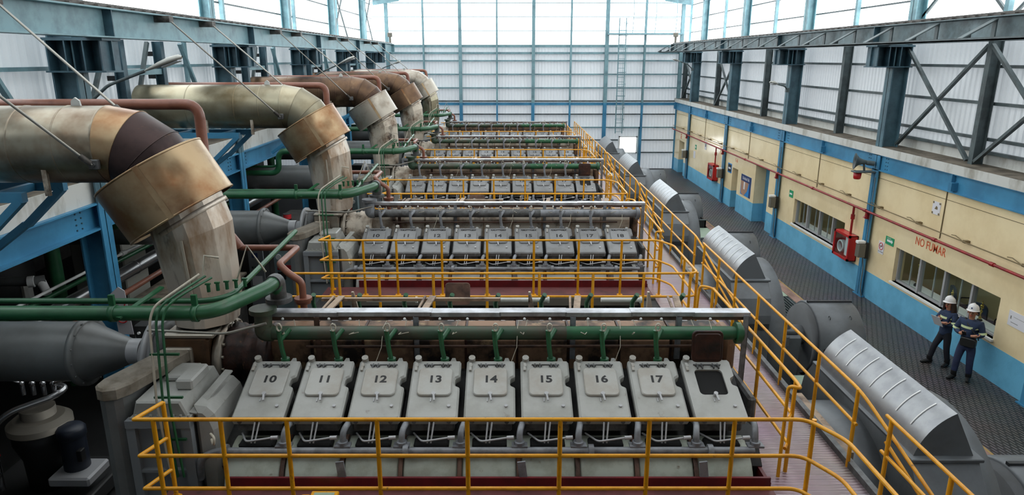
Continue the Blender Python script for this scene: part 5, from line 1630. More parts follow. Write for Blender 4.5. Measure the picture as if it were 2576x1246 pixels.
def chair(x, y, rz, lb):
    o = empty('office_chair', (x, y, 0), lb, 'chair', 'navy office chairs')
    c, s = math.cos(rz), math.sin(rz)
    def T(p):
        return (x + c * p[0] - s * p[1], y + s * p[0] + c * p[1], p[2])
    def B(mb):
        mb.v = [T(v) for v in mb.v]
        return mb
    part(B(MB().prism(rrect(0.5, 0.48, 0.12, 4), (0, 0, 0.44), (1, 0, 0), (0, 1, 0), 0, 0.08, 0.02)), 'seat', 'navyblue', o)
    part(B(MB().prism(rrect(0.48, 0.55, 0.16, 5, 0, 0.8), (0, 0.26, 0), (1, 0, 0), (0, 0.1, 1), -0.04, 0.04, 0.02)), 'backrest', 'navyblue', o)
    part(B(MB().bar((0, 0.1, 0.46), (0, 0.28, 0.62), 0.06, 0.03)), 'back_bracket', 'black', o)
    part(B(MB().cyl((0, 0, 0.1), (0, 0, 0.44), 0.03, 10)), 'gas_column', 'black', o)
    b = MB()
    for q in range(5):
        a = 2 * PI * q / 5
        b.bar((0, 0, 0.1), (0.3 * math.cos(a), 0.3 * math.sin(a), 0.06), 0.05, 0.04).sphere((0.3 * math.cos(a), 0.3 * math.sin(a), 0.03), 0.03, 8, 6)
    part(B(b), 'star_base', 'black', o)
    for sg in (-1, 1):
        part(B(MB().tube(fillet([(sg * 0.24, 0.1, 0.46), (sg * 0.3, 0.1, 0.5), (sg * 0.3, 0.1, 0.68), (sg * 0.3, -0.15, 0.7)], 0.05, 3), 0.018, 8)), 'armrest', 'black', o)
chair(12.2, 17.2, 1.2, 'navy office chair behind the first panes of the near office window')
chair(12.0, 16.2, 2.0, 'navy round-backed office chair behind the second pane of the near office window')
for y0, y1, lb in ((13.4, 15.2, 'desk behind the last panes of the near office window'), (21.4, 24.4, 'long desk behind the second office window')):
    o = tag(MB().box((11.9, y0, 0.72), (12.7, y1, 0.76)).build('desk', 'officegrey', loc=(12.3, (y0 + y1) / 2, 0.72)), 'pale grey ' + lb, 'desk')
    for x in (11.95, 12.65):
        for y in (y0 + 0.05, y1 - 0.05):
            part(MB().box((x - 0.025, y - 0.025, 0), (x + 0.025, y + 0.025, 0.72)), 'leg', 'alu', o)
o = tag(MB().box((12.0, 14.0, 0.76), (12.55, 14.7, 1.15), 0.03).build('printer', 'white', loc=(12.3, 14.3, 0.76)), 'white office printer on the desk behind the man', 'printer')
part(MB().box((12.0, 14.05, 1.15), (12.5, 14.65, 1.2), 0.015), 'scanner_lid', 'officegrey', o)
part(MB().box((11.85, 14.1, 0.84), (12.0, 14.6, 0.86)), 'paper_tray', 'paper', o)
for y in (22.2, 23.4):
    o = empty('monitor', (12.3, y, 0.76), 'black desktop monitor behind the second office window, %s the fire hose cabinet' % ('nearer' if y < 23 else 'further from'), 'monitor', 'monitors in the second office')
    part(MB().box((12.28, y - 0.27, 0.9), (12.31, y + 0.27, 1.24), 0.008), 'screen', 'ink', o)
    part(MB().box((12.28, y - 0.03, 0.78), (12.31, y + 0.03, 0.92)).box((12.2, y - 0.12, 0.76), (12.4, y + 0.12, 0.78)), 'stand', 'black', o)
for i, (y, lb) in enumerate(((16.3, 'added ceiling panel brightening the near office'), (23.3, 'added ceiling panel brightening the second office'))):  # unseen glowing panels added to brighten the office interiors
    o = tag(MB().box((12.2, y - 0.6, 2.66), (12.8, y + 0.6, 2.69)).build('added_ceiling_light', mat('added_office_light_%d' % i, (0.8, 0.8, 0.8, 1), 0.5, emit=(1, 0.96, 0.88, 1), es=4.0), loc=(12.5, y, 2.69)), lb, 'added ceiling light')
    part(MB().box((12.18, y - 0.62, 2.68), (12.82, y + 0.62, 2.7)), 'added_light_frame', 'white', o)
# ------------------------------------------------------------------ left side: purifier, cabinets, annex pipes
o = empty('oil_purifier', (-7.4, 9.9, 0.0), 'dark oil purifier with round steel bowl cover and bent pipe', 'purifier')
part(MB().box((-8.5, 9.2, 0.0), (-6.55, 10.7, 0.16), 0.02).box((-6.62, 9.2, 0.05), (-6.5, 10.8, 0.3), 0.02), 'skid', 'cabinet_dark', o)
part(MB().lathe([(0.0, 0.15), (0.3, 0.15), (0.32, 0.7), (0.42, 1.0), (0.42, 1.22), (0.0, 1.22)], (-7.5, 9.9, 0), (0, 0, 1), 32), 'frame_housing', 'black', o)
part(MB().lathe([(0.4, 1.18), (0.46, 1.2), (0.46, 1.2), (0.46, 1.3), (0.46, 1.3), (0.36, 1.38), (0.36, 1.38), (0.25, 1.4), (0.25, 1.4), (0.25, 1.54), (0.25, 1.54), (0.0, 1.56)], (-7.5, 9.9, 0), (0, 0, 1), 36), 'bowl_cover', 'bronze', o)
part(MB().tube(fillet([(-8.0, 9.5, 0.3), (-8.0, 9.5, 1.35), (-7.75, 9.6, 1.6), (-7.2, 9.9, 1.72), (-7.1, 10.1, 1.78), (-7.4, 10.2, 1.8)], 0.2, 7), 0.05, 12).cyl((-8.0, 9.5, 1.15), (-8.0, 9.5, 1.22), 0.075, 12), 'bent_pipe', 'stainless', o)
for q in range(4):
    x = -7.75 + 0.17 * q
    vm = MB().cyl((x, 10.0, 1.7), (x, 10.0, 1.86), 0.035, 10).sphere((x, 10.0, 1.9), 0.045, 10, 6)
    part(vm, 'valve_body', 'stainless', o)
part(MB().tube([(-7.25, 10.0, 1.9), (-7.0, 9.9, 2.0), (-6.8, 9.8, 2.08)], [0.022, 0.02, 0.028], 8).tube([(-7.75, 10.0, 1.9), (-7.95, 9.9, 2.05), (-8.3, 9.8, 1.98)], [0.022, 0.02, 0.026], 8), 'valve_lever', 'stainless', o)
mt = part(MB().cyl((-6.92, 9.75, 0.55), (-6.92, 9.75, 1.12), 0.19, 20).lathe([(0.19, 1.1), (0.21, 1.12), (0.21, 1.24), (0.17, 1.29), (0.0, 1.3)], (-6.92, 9.75, 0), (0, 0, 1), 24), 'motor', 'motor', o)
part(MB().box((-6.78, 9.56, 0.75), (-6.7, 9.68, 0.95), 0.01), 'terminal_box', 'black', mt)
part(MB().box((-7.2, 9.4, 0.4), (-6.55, 10.0, 0.56), 0.03), 'motor_base', 'alu', o)
part(MB().cyl((-7.9, 9.45, 0.95), (-7.9, 9.4, 0.95), 0.03, 10), 'red_button', 'signred', o)
part(MB().sphere((-7.95, 9.4, 0.62), 0.06, 10, 8), 'valve_ball', 'stainless', o)
part(MB().cyl((-8.1, 9.3, 0.28), (-7.2, 9.3, 0.28), 0.05, 10), 'drain_pipe', 'duct', o)
# tall control cabinet with lamps between purifier and cooler
o = tag(MB().box((-6.75, 11.6, 0.0), (-5.6, 12.2, 2.25), 0.02).build('control_cabinet', 'cabinet_dark', loc=(-6.2, 11.9, 0)), 'tall dark control cabinet with rows of indicator buttons beside the oil purifier', 'cabinet')
part(MB().prism([(0, 0), (1.15, 0), (1.15, 0.5), (0, 0.5)], (-6.75, 11.55, 1.75), (1, 0, 0), (0, 0.3, 1), -0.02, 0.02), 'sloped_panel', 'cabinet', o)
for r_ in range(3):
    for q in range(7):
        part(MB().cyl((-6.65 + 0.15 * q, 11.5 + 0.04 * r_, 1.85 + 0.13 * r_), (-6.65 + 0.15 * q, 11.46 + 0.04 * r_, 1.86 + 0.13 * r_), 0.025, 8), 'button', ('exit' if (q == 1 and r_ == 0) else 'stripe_y' if (q == 2 and r_ == 0) else 'white'), o)
part(MB().box((-6.4, 11.57, 0.9), (-6.22, 11.6, 1.05)), 'name_plate', 'cabinet', o)
def bay_stuff():
    # grey switch cabinet and gauge panel behind the exhaust riser
    a = tag(MB().box((-6.95, 16.6, 0.0), (-6.5, 17.2, 2.3), 0.01).build('switch_cabinet', 'cabinet_dark', loc=(-6.7, 16.9, 0)), '', 'cabinet', 'grey switch cabinets behind the engine free ends')
    part(MB().box((-6.5, 16.62, 0.05), (-6.48, 17.18, 2.27)).box((-6.93, 16.58, 0.05), (-6.52, 16.6, 2.25)), 'cabinet_door', 'cabinet_dark', a)
    part(MB().box((-6.495, 16.55, 0.05), (-6.12, 16.6, 2.28), 0.005), 'front_panel', 'cabinet', a)
    sw = MB().box((-6.35, 16.53, 1.75), (-6.28, 16.55, 1.85)).box((-6.42, 16.53, 1.8), (-6.38, 16.55, 1.85))
    part(sw, 'switch', 'ink', a)
    part(MB().box((-6.4, 16.545, 2.08), (-6.25, 16.55, 2.2)), 'blue_plate', 'posterblue', a)
    part(MB().box((-6.44, 16.546, 1.35), (-6.18, 16.549, 1.6)), 'notice_sheet', 'paper', a)
    b = tag(MB().box((-5.98, 16.9, 0.0), (-5.3, 17.3, 2.2), 0.01).build('gauge_panel', 'cabinet_teal', loc=(-5.6, 17.1, 0)), '', 'panel', 'pale teal gauge panels behind the engine free ends')
    for q in range(3):
        part(MB().cyl((-5.85 + 0.2 * q, 16.9, 2.0), (-5.85 + 0.2 * q, 16.87, 2.0), 0.07, 14), 'gauge', 'white', b)
    part(MB().box((-5.9, 16.88, 1.66), (-5.5, 16.9, 1.78)), 'red_sign', 'signred', b)
    part(MB().box((-5.9, 16.88, 1.4), (-5.7, 16.9, 1.6)), 'meter_frame', 'ink', b)
    return [a, b]
bay0 = bay_stuff()
# low enclosure with dusty top and the pipe run along the left
o = tag(MB().box((-8.2, 13.3, 0.0), (-6.5, 16.2, 1.75), 0.02).build('machine_enclosure', 'concrete', loc=(-7.3, 14.7, 0)), 'low dusty brown machine enclosure behind the first left column', 'enclosure')
part(MB().box((-8.25, 13.25, 1.75), (-6.45, 16.25, 1.8)), 'dusty_lid', 'ledge_top', o)
part(MB().box((-6.62, 13.4, 1.8), (-6.48, 13.5, 2.1)), 'white_tag', 'clad_dirty', o)
o = tag(MB().cyl((-8.5, 4.0, 2.3), (-8.5, 43.0, 2.3), 0.15, 20).build('silver_pipe', 'stainless', loc=(-8.5, 24, 2.3)), 'long silver clad pipe running behind the left columns', 'pipe')
for y in range(6, 43, 3):
    part(MB().lathe([(0.15, -0.02), (0.158, -0.02), (0.158, 0.02), (0.15, 0.02)], (-8.5, y, 2.3), (0, 1, 0), 20), 'clad_joint', 'stainless', o)
o = tag(MB().cyl((-8.1, 4.0, 2.1), (-8.1, 43.0, 2.1), 0.06, 12).build('copper_brown_pipe', 'brownpipe', loc=(-8.1, 24, 2.1)), 'thin red-brown pipe beside the long silver pipe', 'pipe')
o = tag(MB().cyl((-8.75, 4.0, 2.62), (-8.75, 43.0, 2.62), 0.03, 10).build('white_pipe', 'white', loc=(-8.75, 24, 2.62)), 'thin white pipe above the long silver pipe', 'pipe')
for y in range(7, 43, 4):
    part(MB().cyl((-8.75, y, 2.62), (-8.75, y + 0.16, 2.62), 0.055, 12), 'pipe_union', 'white', o)
o = tag(MB().cyl((-8.95, 4.0, 2.4), (-8.95, 43.0, 2.4), 0.05, 10).build('dark_green_pipe', 'green', loc=(-8.95, 24, 2.4)), 'dark green pipe between white pipe and annex', 'pipe')
# annex: risers, insulated pipes, tanks
def riser(x, y, r, lb):
    o = tag(MB().tube(fillet([(x - 1.6, y, 3.55), (x, y, 3.55), (x, y, 0.0)], 0.35, 7), r, 14).build('green_riser', 'green', loc=(x, y, 0)), lb, 'pipe', 'green pipes in the annex')
    part(MB().cyl((x, y, 1.6), (x, y, 1.7), r * 1.5, 16), 'riser_flange', 'green', o)
riser(-9.5, 13.8, 0.15, 'thick bright green riser pipe in the annex under the blue beam')
riser(-11.2, 13.2, 0.06, 'thin green riser pipe left of the thick one')
riser(-9.3, 27.0, 0.14, 'green riser pipe behind the third left column')
o = tag(MB().tube(fillet([(-13.5, 12.6, 2.75), (-9.2, 12.6, 2.75), (-9.0, 12.75, 2.75)], 0.1, 3), 0.09, 14).build('insulated_pipe', 'duct', loc=(-11, 12.6, 2.75)), 'grey insulated pipe crossing in front of the thick green riser', 'pipe')
part(MB().cyl((-9.05, 12.7, 2.72), (-8.9, 12.6, 2.5), 0.08, 12).cyl((-9.22, 12.58, 2.75), (-9.12, 12.62, 2.75), 0.11, 14), 'white_end', 'white', o)
o = tag(MB().tube(fillet([(-13.0, 11.3, 2.45), (-10.2, 11.3, 2.45), (-9.5, 11.4, 2.1)], 0.3, 6), 0.12, 14).build('insulated_pipe', 'duct', loc=(-11, 11.3, 2.4)), 'grey bent insulated pipe at the left edge with bright end', 'pipe')
part(MB().cyl((-9.62, 11.38, 2.16), (-9.42, 11.42, 2.06), 0.13, 14), 'bright_end', 'stainless', o)
for i, (x, y, r, h, lb) in enumerate(((-12.2, 15.6, 0.8, 3.0, 'dark grey tank in the annex behind the insulated pipes'), (-11.5, 20.5, 0.9, 3.2, 'dark grey tank in the annex behind the second left column'), (-11.5, 29.0, 0.9, 3.0, 'dark grey tank in the annex behind the third left column'))):
    o = tag(MB().lathe([(0.0, 0.0), (r, 0.0), (r, h - 0.2), (r * 0.8, h), (0.0, h + 0.1)], (x, y, 0), (0, 0, 1), 32).build('storage_tank', 'cabinet_dark', loc=(x, y, 0)), lb, 'tank', 'tanks in the annex')
    part(MB().cyl((x, y, h + 0.05), (x, y, h + 0.3), 0.12, 12), 'tank_nozzle', 'green', o)
    part(MB().box((x + r - 0.06, y - 0.25, 1.2), (x + r + 0.02, y + 0.05, 1.8)), 'tank_plate', 'clad_dirty', o)
o = tag(MB().box((-10.9, 16.5, 0.0), (-9.6, 17.6, 2.9), 0.03).build('annex_panel', 'officegrey', loc=(-10.2, 17, 0)), 'pale grey panel cabinet in the annex right of the thick green riser', 'cabinet')
part(MB().box((-10.6, 16.46, 1.6), (-10.0, 16.5, 2.5)), 'panel_door', 'cabinet', o)
part(MB().prism([(-0.14, 0), (0.14, 0), (0, 0.25)], (-10.3, 16.45, 2.0), (1, 0, 0), (0, 0, 1), -0.005, 0.005), 'warning_triangle', 'signred', o)
# torn warning poster tied to the first left column
o = tag(MB().prism([(-0.14, -0.5), (0.15, -0.5), (0.13, 0.42), (0.02, 0.5), (-0.17, 0.34), (-0.13, 0.1)], (-7.44, 12.47, 2.2), (1, 0, 0), (0, -0.06, 1), -0.004, 0.004).build('warning_sheet', 'paper', loc=(-7.44, 12.47, 2.2)), 'torn white warning sheet with red rings tied to the first left column', 'sign')
for z in (2.36, 2.05):
    part(MB().tube([(-7.44 + 0.09 * math.cos(q * PI / 10), 12.455, z + 0.09 * math.sin(q * PI / 10)) for q in range(20)], 0.012, 6, closed=True), 'red_ring', 'signred', o)
o = tag(MB().box((-7.56, 12.46, 1.2), (-7.3, 12.47, 1.62)).build('warning_sheet', 'signred', loc=(-7.43, 12.46, 1.4)), 'small red and white warning sheet low on the first left column', 'sign')
part(MB().box((-7.52, 12.455, 1.24), (-7.34, 12.46, 1.5)), 'white_field', 'paper', o)
# bench with a red can beyond the second column
o = tag(MB().box((-7.3, 20.2, 0.0), (-6.2, 22.6, 2.0), 0.02).build('steel_bench', 'concrete', loc=(-6.8, 21.4, 0)), 'grey brown steel bench with pale blue edge beyond the second left column', 'bench')
part(MB().box((-7.3, 20.16, 1.94), (-6.16, 20.22, 2.06)).box((-6.2, 20.16, 1.94), (-6.14, 22.6, 2.06)), 'pale_blue_edge', 'teal_pale_lit', o)
o = tag(MB().cyl((-6.75, 20.6, 2.0), (-6.75, 20.6, 2.3), 0.12, 20).build('paint_can', 'signred', loc=(-6.75, 20.6, 2.0)), 'small red and black can standing on the steel bench', 'can')
part(MB().cyl((-6.75, 20.6, 2.1), (-6.75, 20.6, 2.16), 0.123, 20), 'black_band', 'ink', o)
part(MB().cyl((-6.75, 20.6, 2.3), (-6.75, 20.6, 2.31), 0.125, 20), 'can_lid', 'stainless', o)
# green bend under the ledge, goosenecks and the thin frame by the second column
for i, (y, lb) in enumerate(((13.2, 'teal gooseneck pipe pair behind the nearest lamp'), (20.2, 'dark gooseneck pipe pair by the second left column'), (27.2, 'dark gooseneck pipe pair by the third left column'))):
    o = empty('gooseneck_pipe', (-7.9, y, 4.73), lb, 'pipe', 'gooseneck pipes on the left wall')
    for dx in (0.0, 0.16):
        part(MB().tube(fillet([(-8.3 + dx, y, 5.95 + dx * 0.3), (-7.75 + dx, y, 5.95 + dx * 0.3), (-7.65 + dx, y, 5.5), (-7.65 + dx, y, 4.73)], 0.22, 6), 0.05, 12), 'gooseneck', 'teal', o)
# ------------------------------------------------------------------ two people in work clothes
def skin_mesh(name, m, vs, es, parent, root=0, sub=2, extra=None):
    # vs: (point, radius) joints; grown into one continuous surface
    me = bpy.data.meshes.new(name + '_joints')
    me.from_pydata([v[0] for v in vs], es, [])
    t = bpy.data.objects.new(name + '_tmp', me)
    COL.objects.link(t)
    t.modifiers.new('Skin', 'SKIN')
    sk = me.skin_vertices[0].data
    for i, v in enumerate(vs):
        r = v[1]
        sk[i].radius = (r, r) if not isinstance(r, tuple) else r
        sk[i].use_root = (i == root)
    s = t.modifiers.new('Subdivision', 'SUBSURF')
    s.levels = sub
    s.render_levels = sub
    bpy.context.view_layer.update()
    me2 = bpy.data.meshes.new_from_object(t.evaluated_get(bpy.context.evaluated_depsgraph_get()))
    COL.objects.unlink(t)
    bpy.data.objects.remove(t)
    mb = MB()
    mb.add([tuple(v.co) for v in me2.vertices], [list(p.vertices) for p in me2.polygons], True)
    if extra:
        extra(mb)
    return part(mb, name, m, parent)
def hand(mb, w, d, palm_n, L=0.17):
    # palm continuing the wrist w along d; five curled fingers and a thumb from the side
    w, d, n = Vector(w), Vector(d).normalized(), Vector(palm_n).normalized()
    sd = d.cross(n).normalized()
    c = w + d * 0.05
    mb.tube([w - d * 0.03, w + d * 0.01, w + d * 0.06, w + d * 0.095], [0.026, 0.03, 0.036, 0.032], 10)
    for i in range(4):
        b = w + d * 0.085 + sd * (0.027 - 0.018 * i)
        ln = (0.07, 0.08, 0.075, 0.058)[i]
        k1 = b + d * (ln * 0.5) + n * 0.008
        k2 = k1 + d * (ln * 0.22) + n * (ln * 0.32)
        k3 = k2 - d * (ln * 0.05) + n * (ln * 0.3)
        mb.tube([b, k1, k2, k3], [0.0095, 0.009, 0.008, 0.006], 7)
    t0 = w + d * 0.03 + sd * 0.03
    mb.tube([t0, t0 + sd * 0.03 + d * 0.03 + n * 0.012, t0 + sd * 0.03 + d * 0.06 + n * 0.03], [0.012, 0.01, 0.008], 7)
def person(label, base, f, H, legs, arms, female):
    o = empty('person', base, label, 'person')
    B = Vector(base)
    f = Vector((f[0], f[1], 0)).normalized()
    l = Vector((0, 0, 1)).cross(f)
    s = H / 1.74
    def P(fw, lf, z):
        return B + f * (fw * s) + l * (lf * s) + Vector((0, 0, z * s))
    hipw, shw = (0.085, 0.17) if female else (0.1, 0.195)
    hip = [P(0.0, hipw * g, 0.86) for g in (1, -1)]
    knee = [P(legs[i][0] * 0.5 + 0.04, legs[i][1] * 0.55 + hipw * 0.45 * g, 0.47) for i, g in ((0, 1), (1, -1))]
    ank = [P(legs[i][0], legs[i][1], 0.09) for i in (0, 1)]
    pel, wai, che, nec = P(0, 0, 0.9), P(0.0, 0, 1.06), P(0.0, 0, 1.27), P(0.01, 0, 1.42)
    sh = [P(0, shw * g, 1.36) for g in (1, -1)]
    elb = [P(*arms[i][0]) for i in (0, 1)]
    wri = [P(*arms[i][1]) for i in (0, 1)]
    hd0, hd1, hd2 = P(0.02, 0, 1.5), P(0.035, 0, 1.575), P(0.02, 0, 1.655)
    k = 0.9 if female else 1.0
    vs = [(pel, 0.085 * k), (wai, 0.09 * k), (che, 0.1 * k), (nec, 0.05), (hd0, 0.065), (hd1, 0.083), (hd2, 0.075)]
    es = [(0, 1), (1, 2), (2, 3), (3, 4), (4, 5), (5, 6)]
    for i in (0, 1):
        n = len(vs)
        vs += [(hip[i] - Vector((0, 0, 0.08)), 0.06 * k), (knee[i], 0.05 * k), (ank[i], 0.04)]
        es += [(0, n), (n, n + 1), (n + 1, n + 2)]
        n = len(vs)
        vs += [(sh[i] + Vector((0, 0, -0.02)), 0.042 * k), (elb[i], 0.036 * k), (wri[i], 0.028)]
        es += [(2, n), (n, n + 1), (n + 1, n + 2)]
    def feat(mb):
        mb.tube([P(0.1, 0, 1.59), P(0.128, 0, 1.555), P(0.1, 0, 1.545)], [0.008, 0.014, 0.01], 8)
        for g in (1, -1):
            mb.sphere(tuple(P(0.03, 0.088 * g, 1.57)), 0.022, 8, 6, 0.6, 0.6, 1.2)
        mb.sphere(tuple(P(0.1, 0, 1.52)), 0.018, 8, 6)
        for i in (0, 1):
            hand(mb, wri[i], arms[i][2], arms[i][3])
    skin_mesh('body', 'skin', vs, es, o, 0, 2, feat)
    for g in (1, -1):
        part(MB().sphere(tuple(P(0.112, 0.034 * g, 1.588)), 0.011, 8, 6), 'eye', 'ink', o)
    part(MB().tube([P(0.112, 0.028, 1.527), P(0.119, 0, 1.525), P(0.112, -0.028, 1.527)], 0.005, 6), 'mouth', 'signred', o)
    # trousers
    tv = [(P(0, 0, 0.9), 0.132 * k), (P(0, 0, 1.0), 0.13 * k)]
    te = [(0, 1)]
    for i in (0, 1):
        n = len(tv)
        tv += [(hip[i] - Vector((0, 0, 0.12)), 0.098 * k), (knee[i], 0.078 * k), (ank[i] + Vector((0, 0, 0.03)), 0.066 * k)]
        te += [(0, n), (n, n + 1), (n + 1, n + 2)]
    skin_mesh('trousers', 'dark_cloth' if female else 'jeans', tv, te, o)
    # jacket with sleeves
    jv = [(P(0, 0, 0.74), 0.15 * k), (P(0, 0, 0.9), 0.158 * k), (P(0, 0, 1.06), 0.146 * k), (P(0, 0, 1.24), 0.15 * k), (P(0.0, 0, 1.37), 0.105 * k), (P(0.01, 0, 1.45), 0.066)]
    je = [(0, 1), (1, 2), (2, 3), (3, 4), (4, 5)]
    for i in (0, 1):
        n = len(jv)
        d = (wri[i] - elb[i])
        jv += [(sh[i] + Vector((0, 0, -0.015)), 0.086 * k), (elb[i], 0.064 * k), (elb[i] + d * 0.86, 0.05)]
        je += [(3, n), (n, n + 1), (n + 1, n + 2)]
    j = skin_mesh('jacket', 'navy', jv, je, o)
    x, y = f, l
    def ring(z, rx, ry, h, c=(0, 0)):
        mb = MB()
        N = 28
        for q in range(N):
            a0, a1 = 2 * PI * q / N, 2 * PI * (q + 1) / N
            pp = []
            for a, zz in ((a0, z), (a1, z), (a1, z + h), (a0, z + h)):
                pp.append(P(c[0] + rx * math.cos(a), c[1] + ry * math.sin(a), zz))
            mb.add(pp, [(0, 1, 2, 3)], True)
        return mb
    part(ring(1.225, 0.162 * k, 0.185 * k, 0.055), 'reflective_band', 'hiviz', j)
    for i in (0, 1):
        d = (elb[i] - sh[i])
        part(MB().cyl(sh[i] + d * 0.7, sh[i] + d * 0.88, 0.078 * k, 16, cap=False), 'sleeve_band', 'hiviz', j)
    # boots
    for i in (0, 1):
        a = ank[i]
        fd = (f + l * (0.25 if i == 0 else -0.25)).normalized()
        b = MB().tube([a + Vector((0, 0, 0.1)), a + Vector((0, 0, 0.02)), a - fd * 0.03 + Vector((0, 0, -0.05))], [0.062, 0.06, 0.05], 12)
        b.tube([a - fd * 0.07 + Vector((0, 0, -0.045)), a + Vector((0, 0, -0.04)), a + fd * 0.12 + Vector((0, 0, -0.05)), a + fd * 0.2 + Vector((0, 0, -0.06))], [0.035, 0.05, 0.046, 0.026], 12)
        part(b, 'boot', 'black', o)
    # helmet
    hz = 1.63
    hm = MB()
    N = 28
    prof = [(1.0, 0.0), (1.0, 0.02), (0.97, 0.06), (0.86, 0.1), (0.62, 0.135), (0.3, 0.152), (0.0, 0.156)]
    vs = []
    for r, h in prof:
        for q in range(N):
            a = 2 * PI * q / N
            vs.append(P(0.02 + 0.128 * r * math.cos(a), 0.112 * r * math.sin(a), hz + h + 0.02 * math.cos(a)))
    fs = [(i * N + q, i * N + (q + 1) % N, (i + 1) * N + (q + 1) % N, (i + 1) * N + q) for i in range(len(prof) - 1) for q in range(N)]
    hm.add(vs, fs, True)
    br = []
    for q in range(N):
        a = 2 * PI * q / N
        e = 1.12 + (0.42 * max(0, math.cos(a)) ** 2)
        br += [P(0.02 + 0.127 * math.cos(a), 0.111 * math.sin(a), hz + 0.014 + 0.02 * math.cos(a)), P(0.02 + 0.128 * e * math.cos(a), 0.112 * min(e, 1.2) * math.sin(a), hz + 0.004 + 0.016 * math.cos(a))]
    hm.add(br, [(2 * q, 2 * q + 1, (2 * q + 3) % (2 * N), (2 * q + 2) % (2 * N)) for q in range(N)], True)
    hh = part(hm, 'hard_hat', 'hat', o)
    part(MB().tube([P(0.1 * math.cos(t), 0, hz + 0.03 + 0.13 * math.sin(t)) + f * 0.02 for t in (0.5, 0.9, 1.3, 1.6, 2.0, 2.4)], 0.012, 6), 'helmet_ridge', 'hat', hh)
    if not female:
        part(MB().sphere(tuple(P(0.135, 0, hz + 0.075)), 0.026, 10, 6, 0.7, 0.7, 0.8), 'helmet_badge', 'posterblue', hh)
        part(MB().tube([P(-0.09, 0.06, 1.6), P(-0.1, 0.0, 1.56), P(-0.09, -0.06, 1.6)], 0.03, 8).tube([P(-0.02, 0.095, 1.6), P(-0.05, 0.09, 1.56)], 0.02, 8).tube([P(-0.02, -0.095, 1.6), P(-0.05, -0.09, 1.56)], 0.02, 8), 'hair', 'hair', o)
    else:
        h = MB()
        for q in range(9):
            a = PI * 0.42 + (PI * 1.16) * q / 8
            r = 0.1
            c, sn = math.cos(a), math.sin(a)
            h.tube([P(0.02 + r * c, r * sn, 1.62), P(0.0 + 1.12 * r * c, 1.12 * r * sn, 1.5), P(-0.01 + 1.3 * r * c, 1.25 * r * sn, 1.36), P(0.0 + 1.35 * r * c, 1.2 * r * sn, 1.24 + 0.03 * math.sin(q * 2.1))], [0.03, 0.036, 0.036, 0.012], 8)
        part(h, 'hair', 'hair', o)
    return o, P
mn, Pm = person('man in navy work jacket and white helmet, looking at a phone by the office window', (10.16, 14.08, 0.0), (-0.78, -0.62), 1.72,
                [(0.02, 0.14), (0.14, -0.12)], [((0.02, 0.27, 1.1), (0.2, 0.12, 1.1), (0.8, -0.55, 0.15), (0, 0.2, 1)), ((0.02, -0.27, 1.1), (0.2, -0.1, 1.1), (0.8, 0.5, 0.2), (0, 0.1, 1))], False)
ww, Pw = person('woman in navy work jacket and white helmet with long dark hair, holding a paper', (10.12, 14.8, 0.0), (-0.88, -0.3), 1.64,
                [(-0.06, 0.13), (0.16, -0.17)], [((0.06, 0.24, 1.1), (0.22, 0.06, 1.14), (0.6, -0.7, 0.1), (0.2, 0, 1)), ((0.06, -0.23, 1.1), (0.22, -0.09, 1.16), (0.7, 0.6, 0.25), (0.2, 0, 1))], True)
# what they hold
c = Pm(0.34, 0.0, 1.17)
o = tag(MB().prism(rrect(0.078, 0.155, 0.012, 3), c, (0.62, -0.78, 0), (-0.55, -0.44, 0.7), -0.005, 0.005).build('phone', 'ink', loc=c), 'black phone in the hands of the man by the office window', 'phone')
c = Pw(0.32, -0.02, 1.18)
o = tag(MB().prism([(-0.11, -0.15), (0.11, -0.15), (0.11, 0.15), (-0.11, 0.15)], c, (0.3, -0.88, 0), (-0.5, -0.17, 0.84), -0.002, 0.002).build('paper_sheet', 'paper', loc=c), 'white paper sheet in the hands of the woman', 'paper')
# shoulder bag at the hip of the man
c = Pm(0.17, 0.06, 0.93)
b = MB().prism(rrect(0.3, 0.2, 0.05, 4), c, (0.62, -0.78, 0), (0, 0, 1), -0.05, 0.06, 0.02)
o = tag(b.build('shoulder_bag', 'leather', loc=c), 'black leather shoulder bag hanging at the hip of the man', 'bag')
part(MB().tube([Pm(0.17, 0.2, 1.0), Pm(0.15, 0.15, 1.15), Pm(0.13, -0.02, 1.33), Pm(0.02, -0.12, 1.42), Pm(-0.14, -0.05, 1.33), Pm(-0.17, 0.12, 1.1), Pm(0.02, 0.2, 0.98)], 0.014, 6), 'bag_strap', 'leather', o)
part(MB().prism(rrect(0.29, 0.1, 0.04, 4, 0, 0.04), c, (0.62, -0.78, 0), (0, 0, 1), 0.06, 0.068), 'bag_flap', 'leather', o)
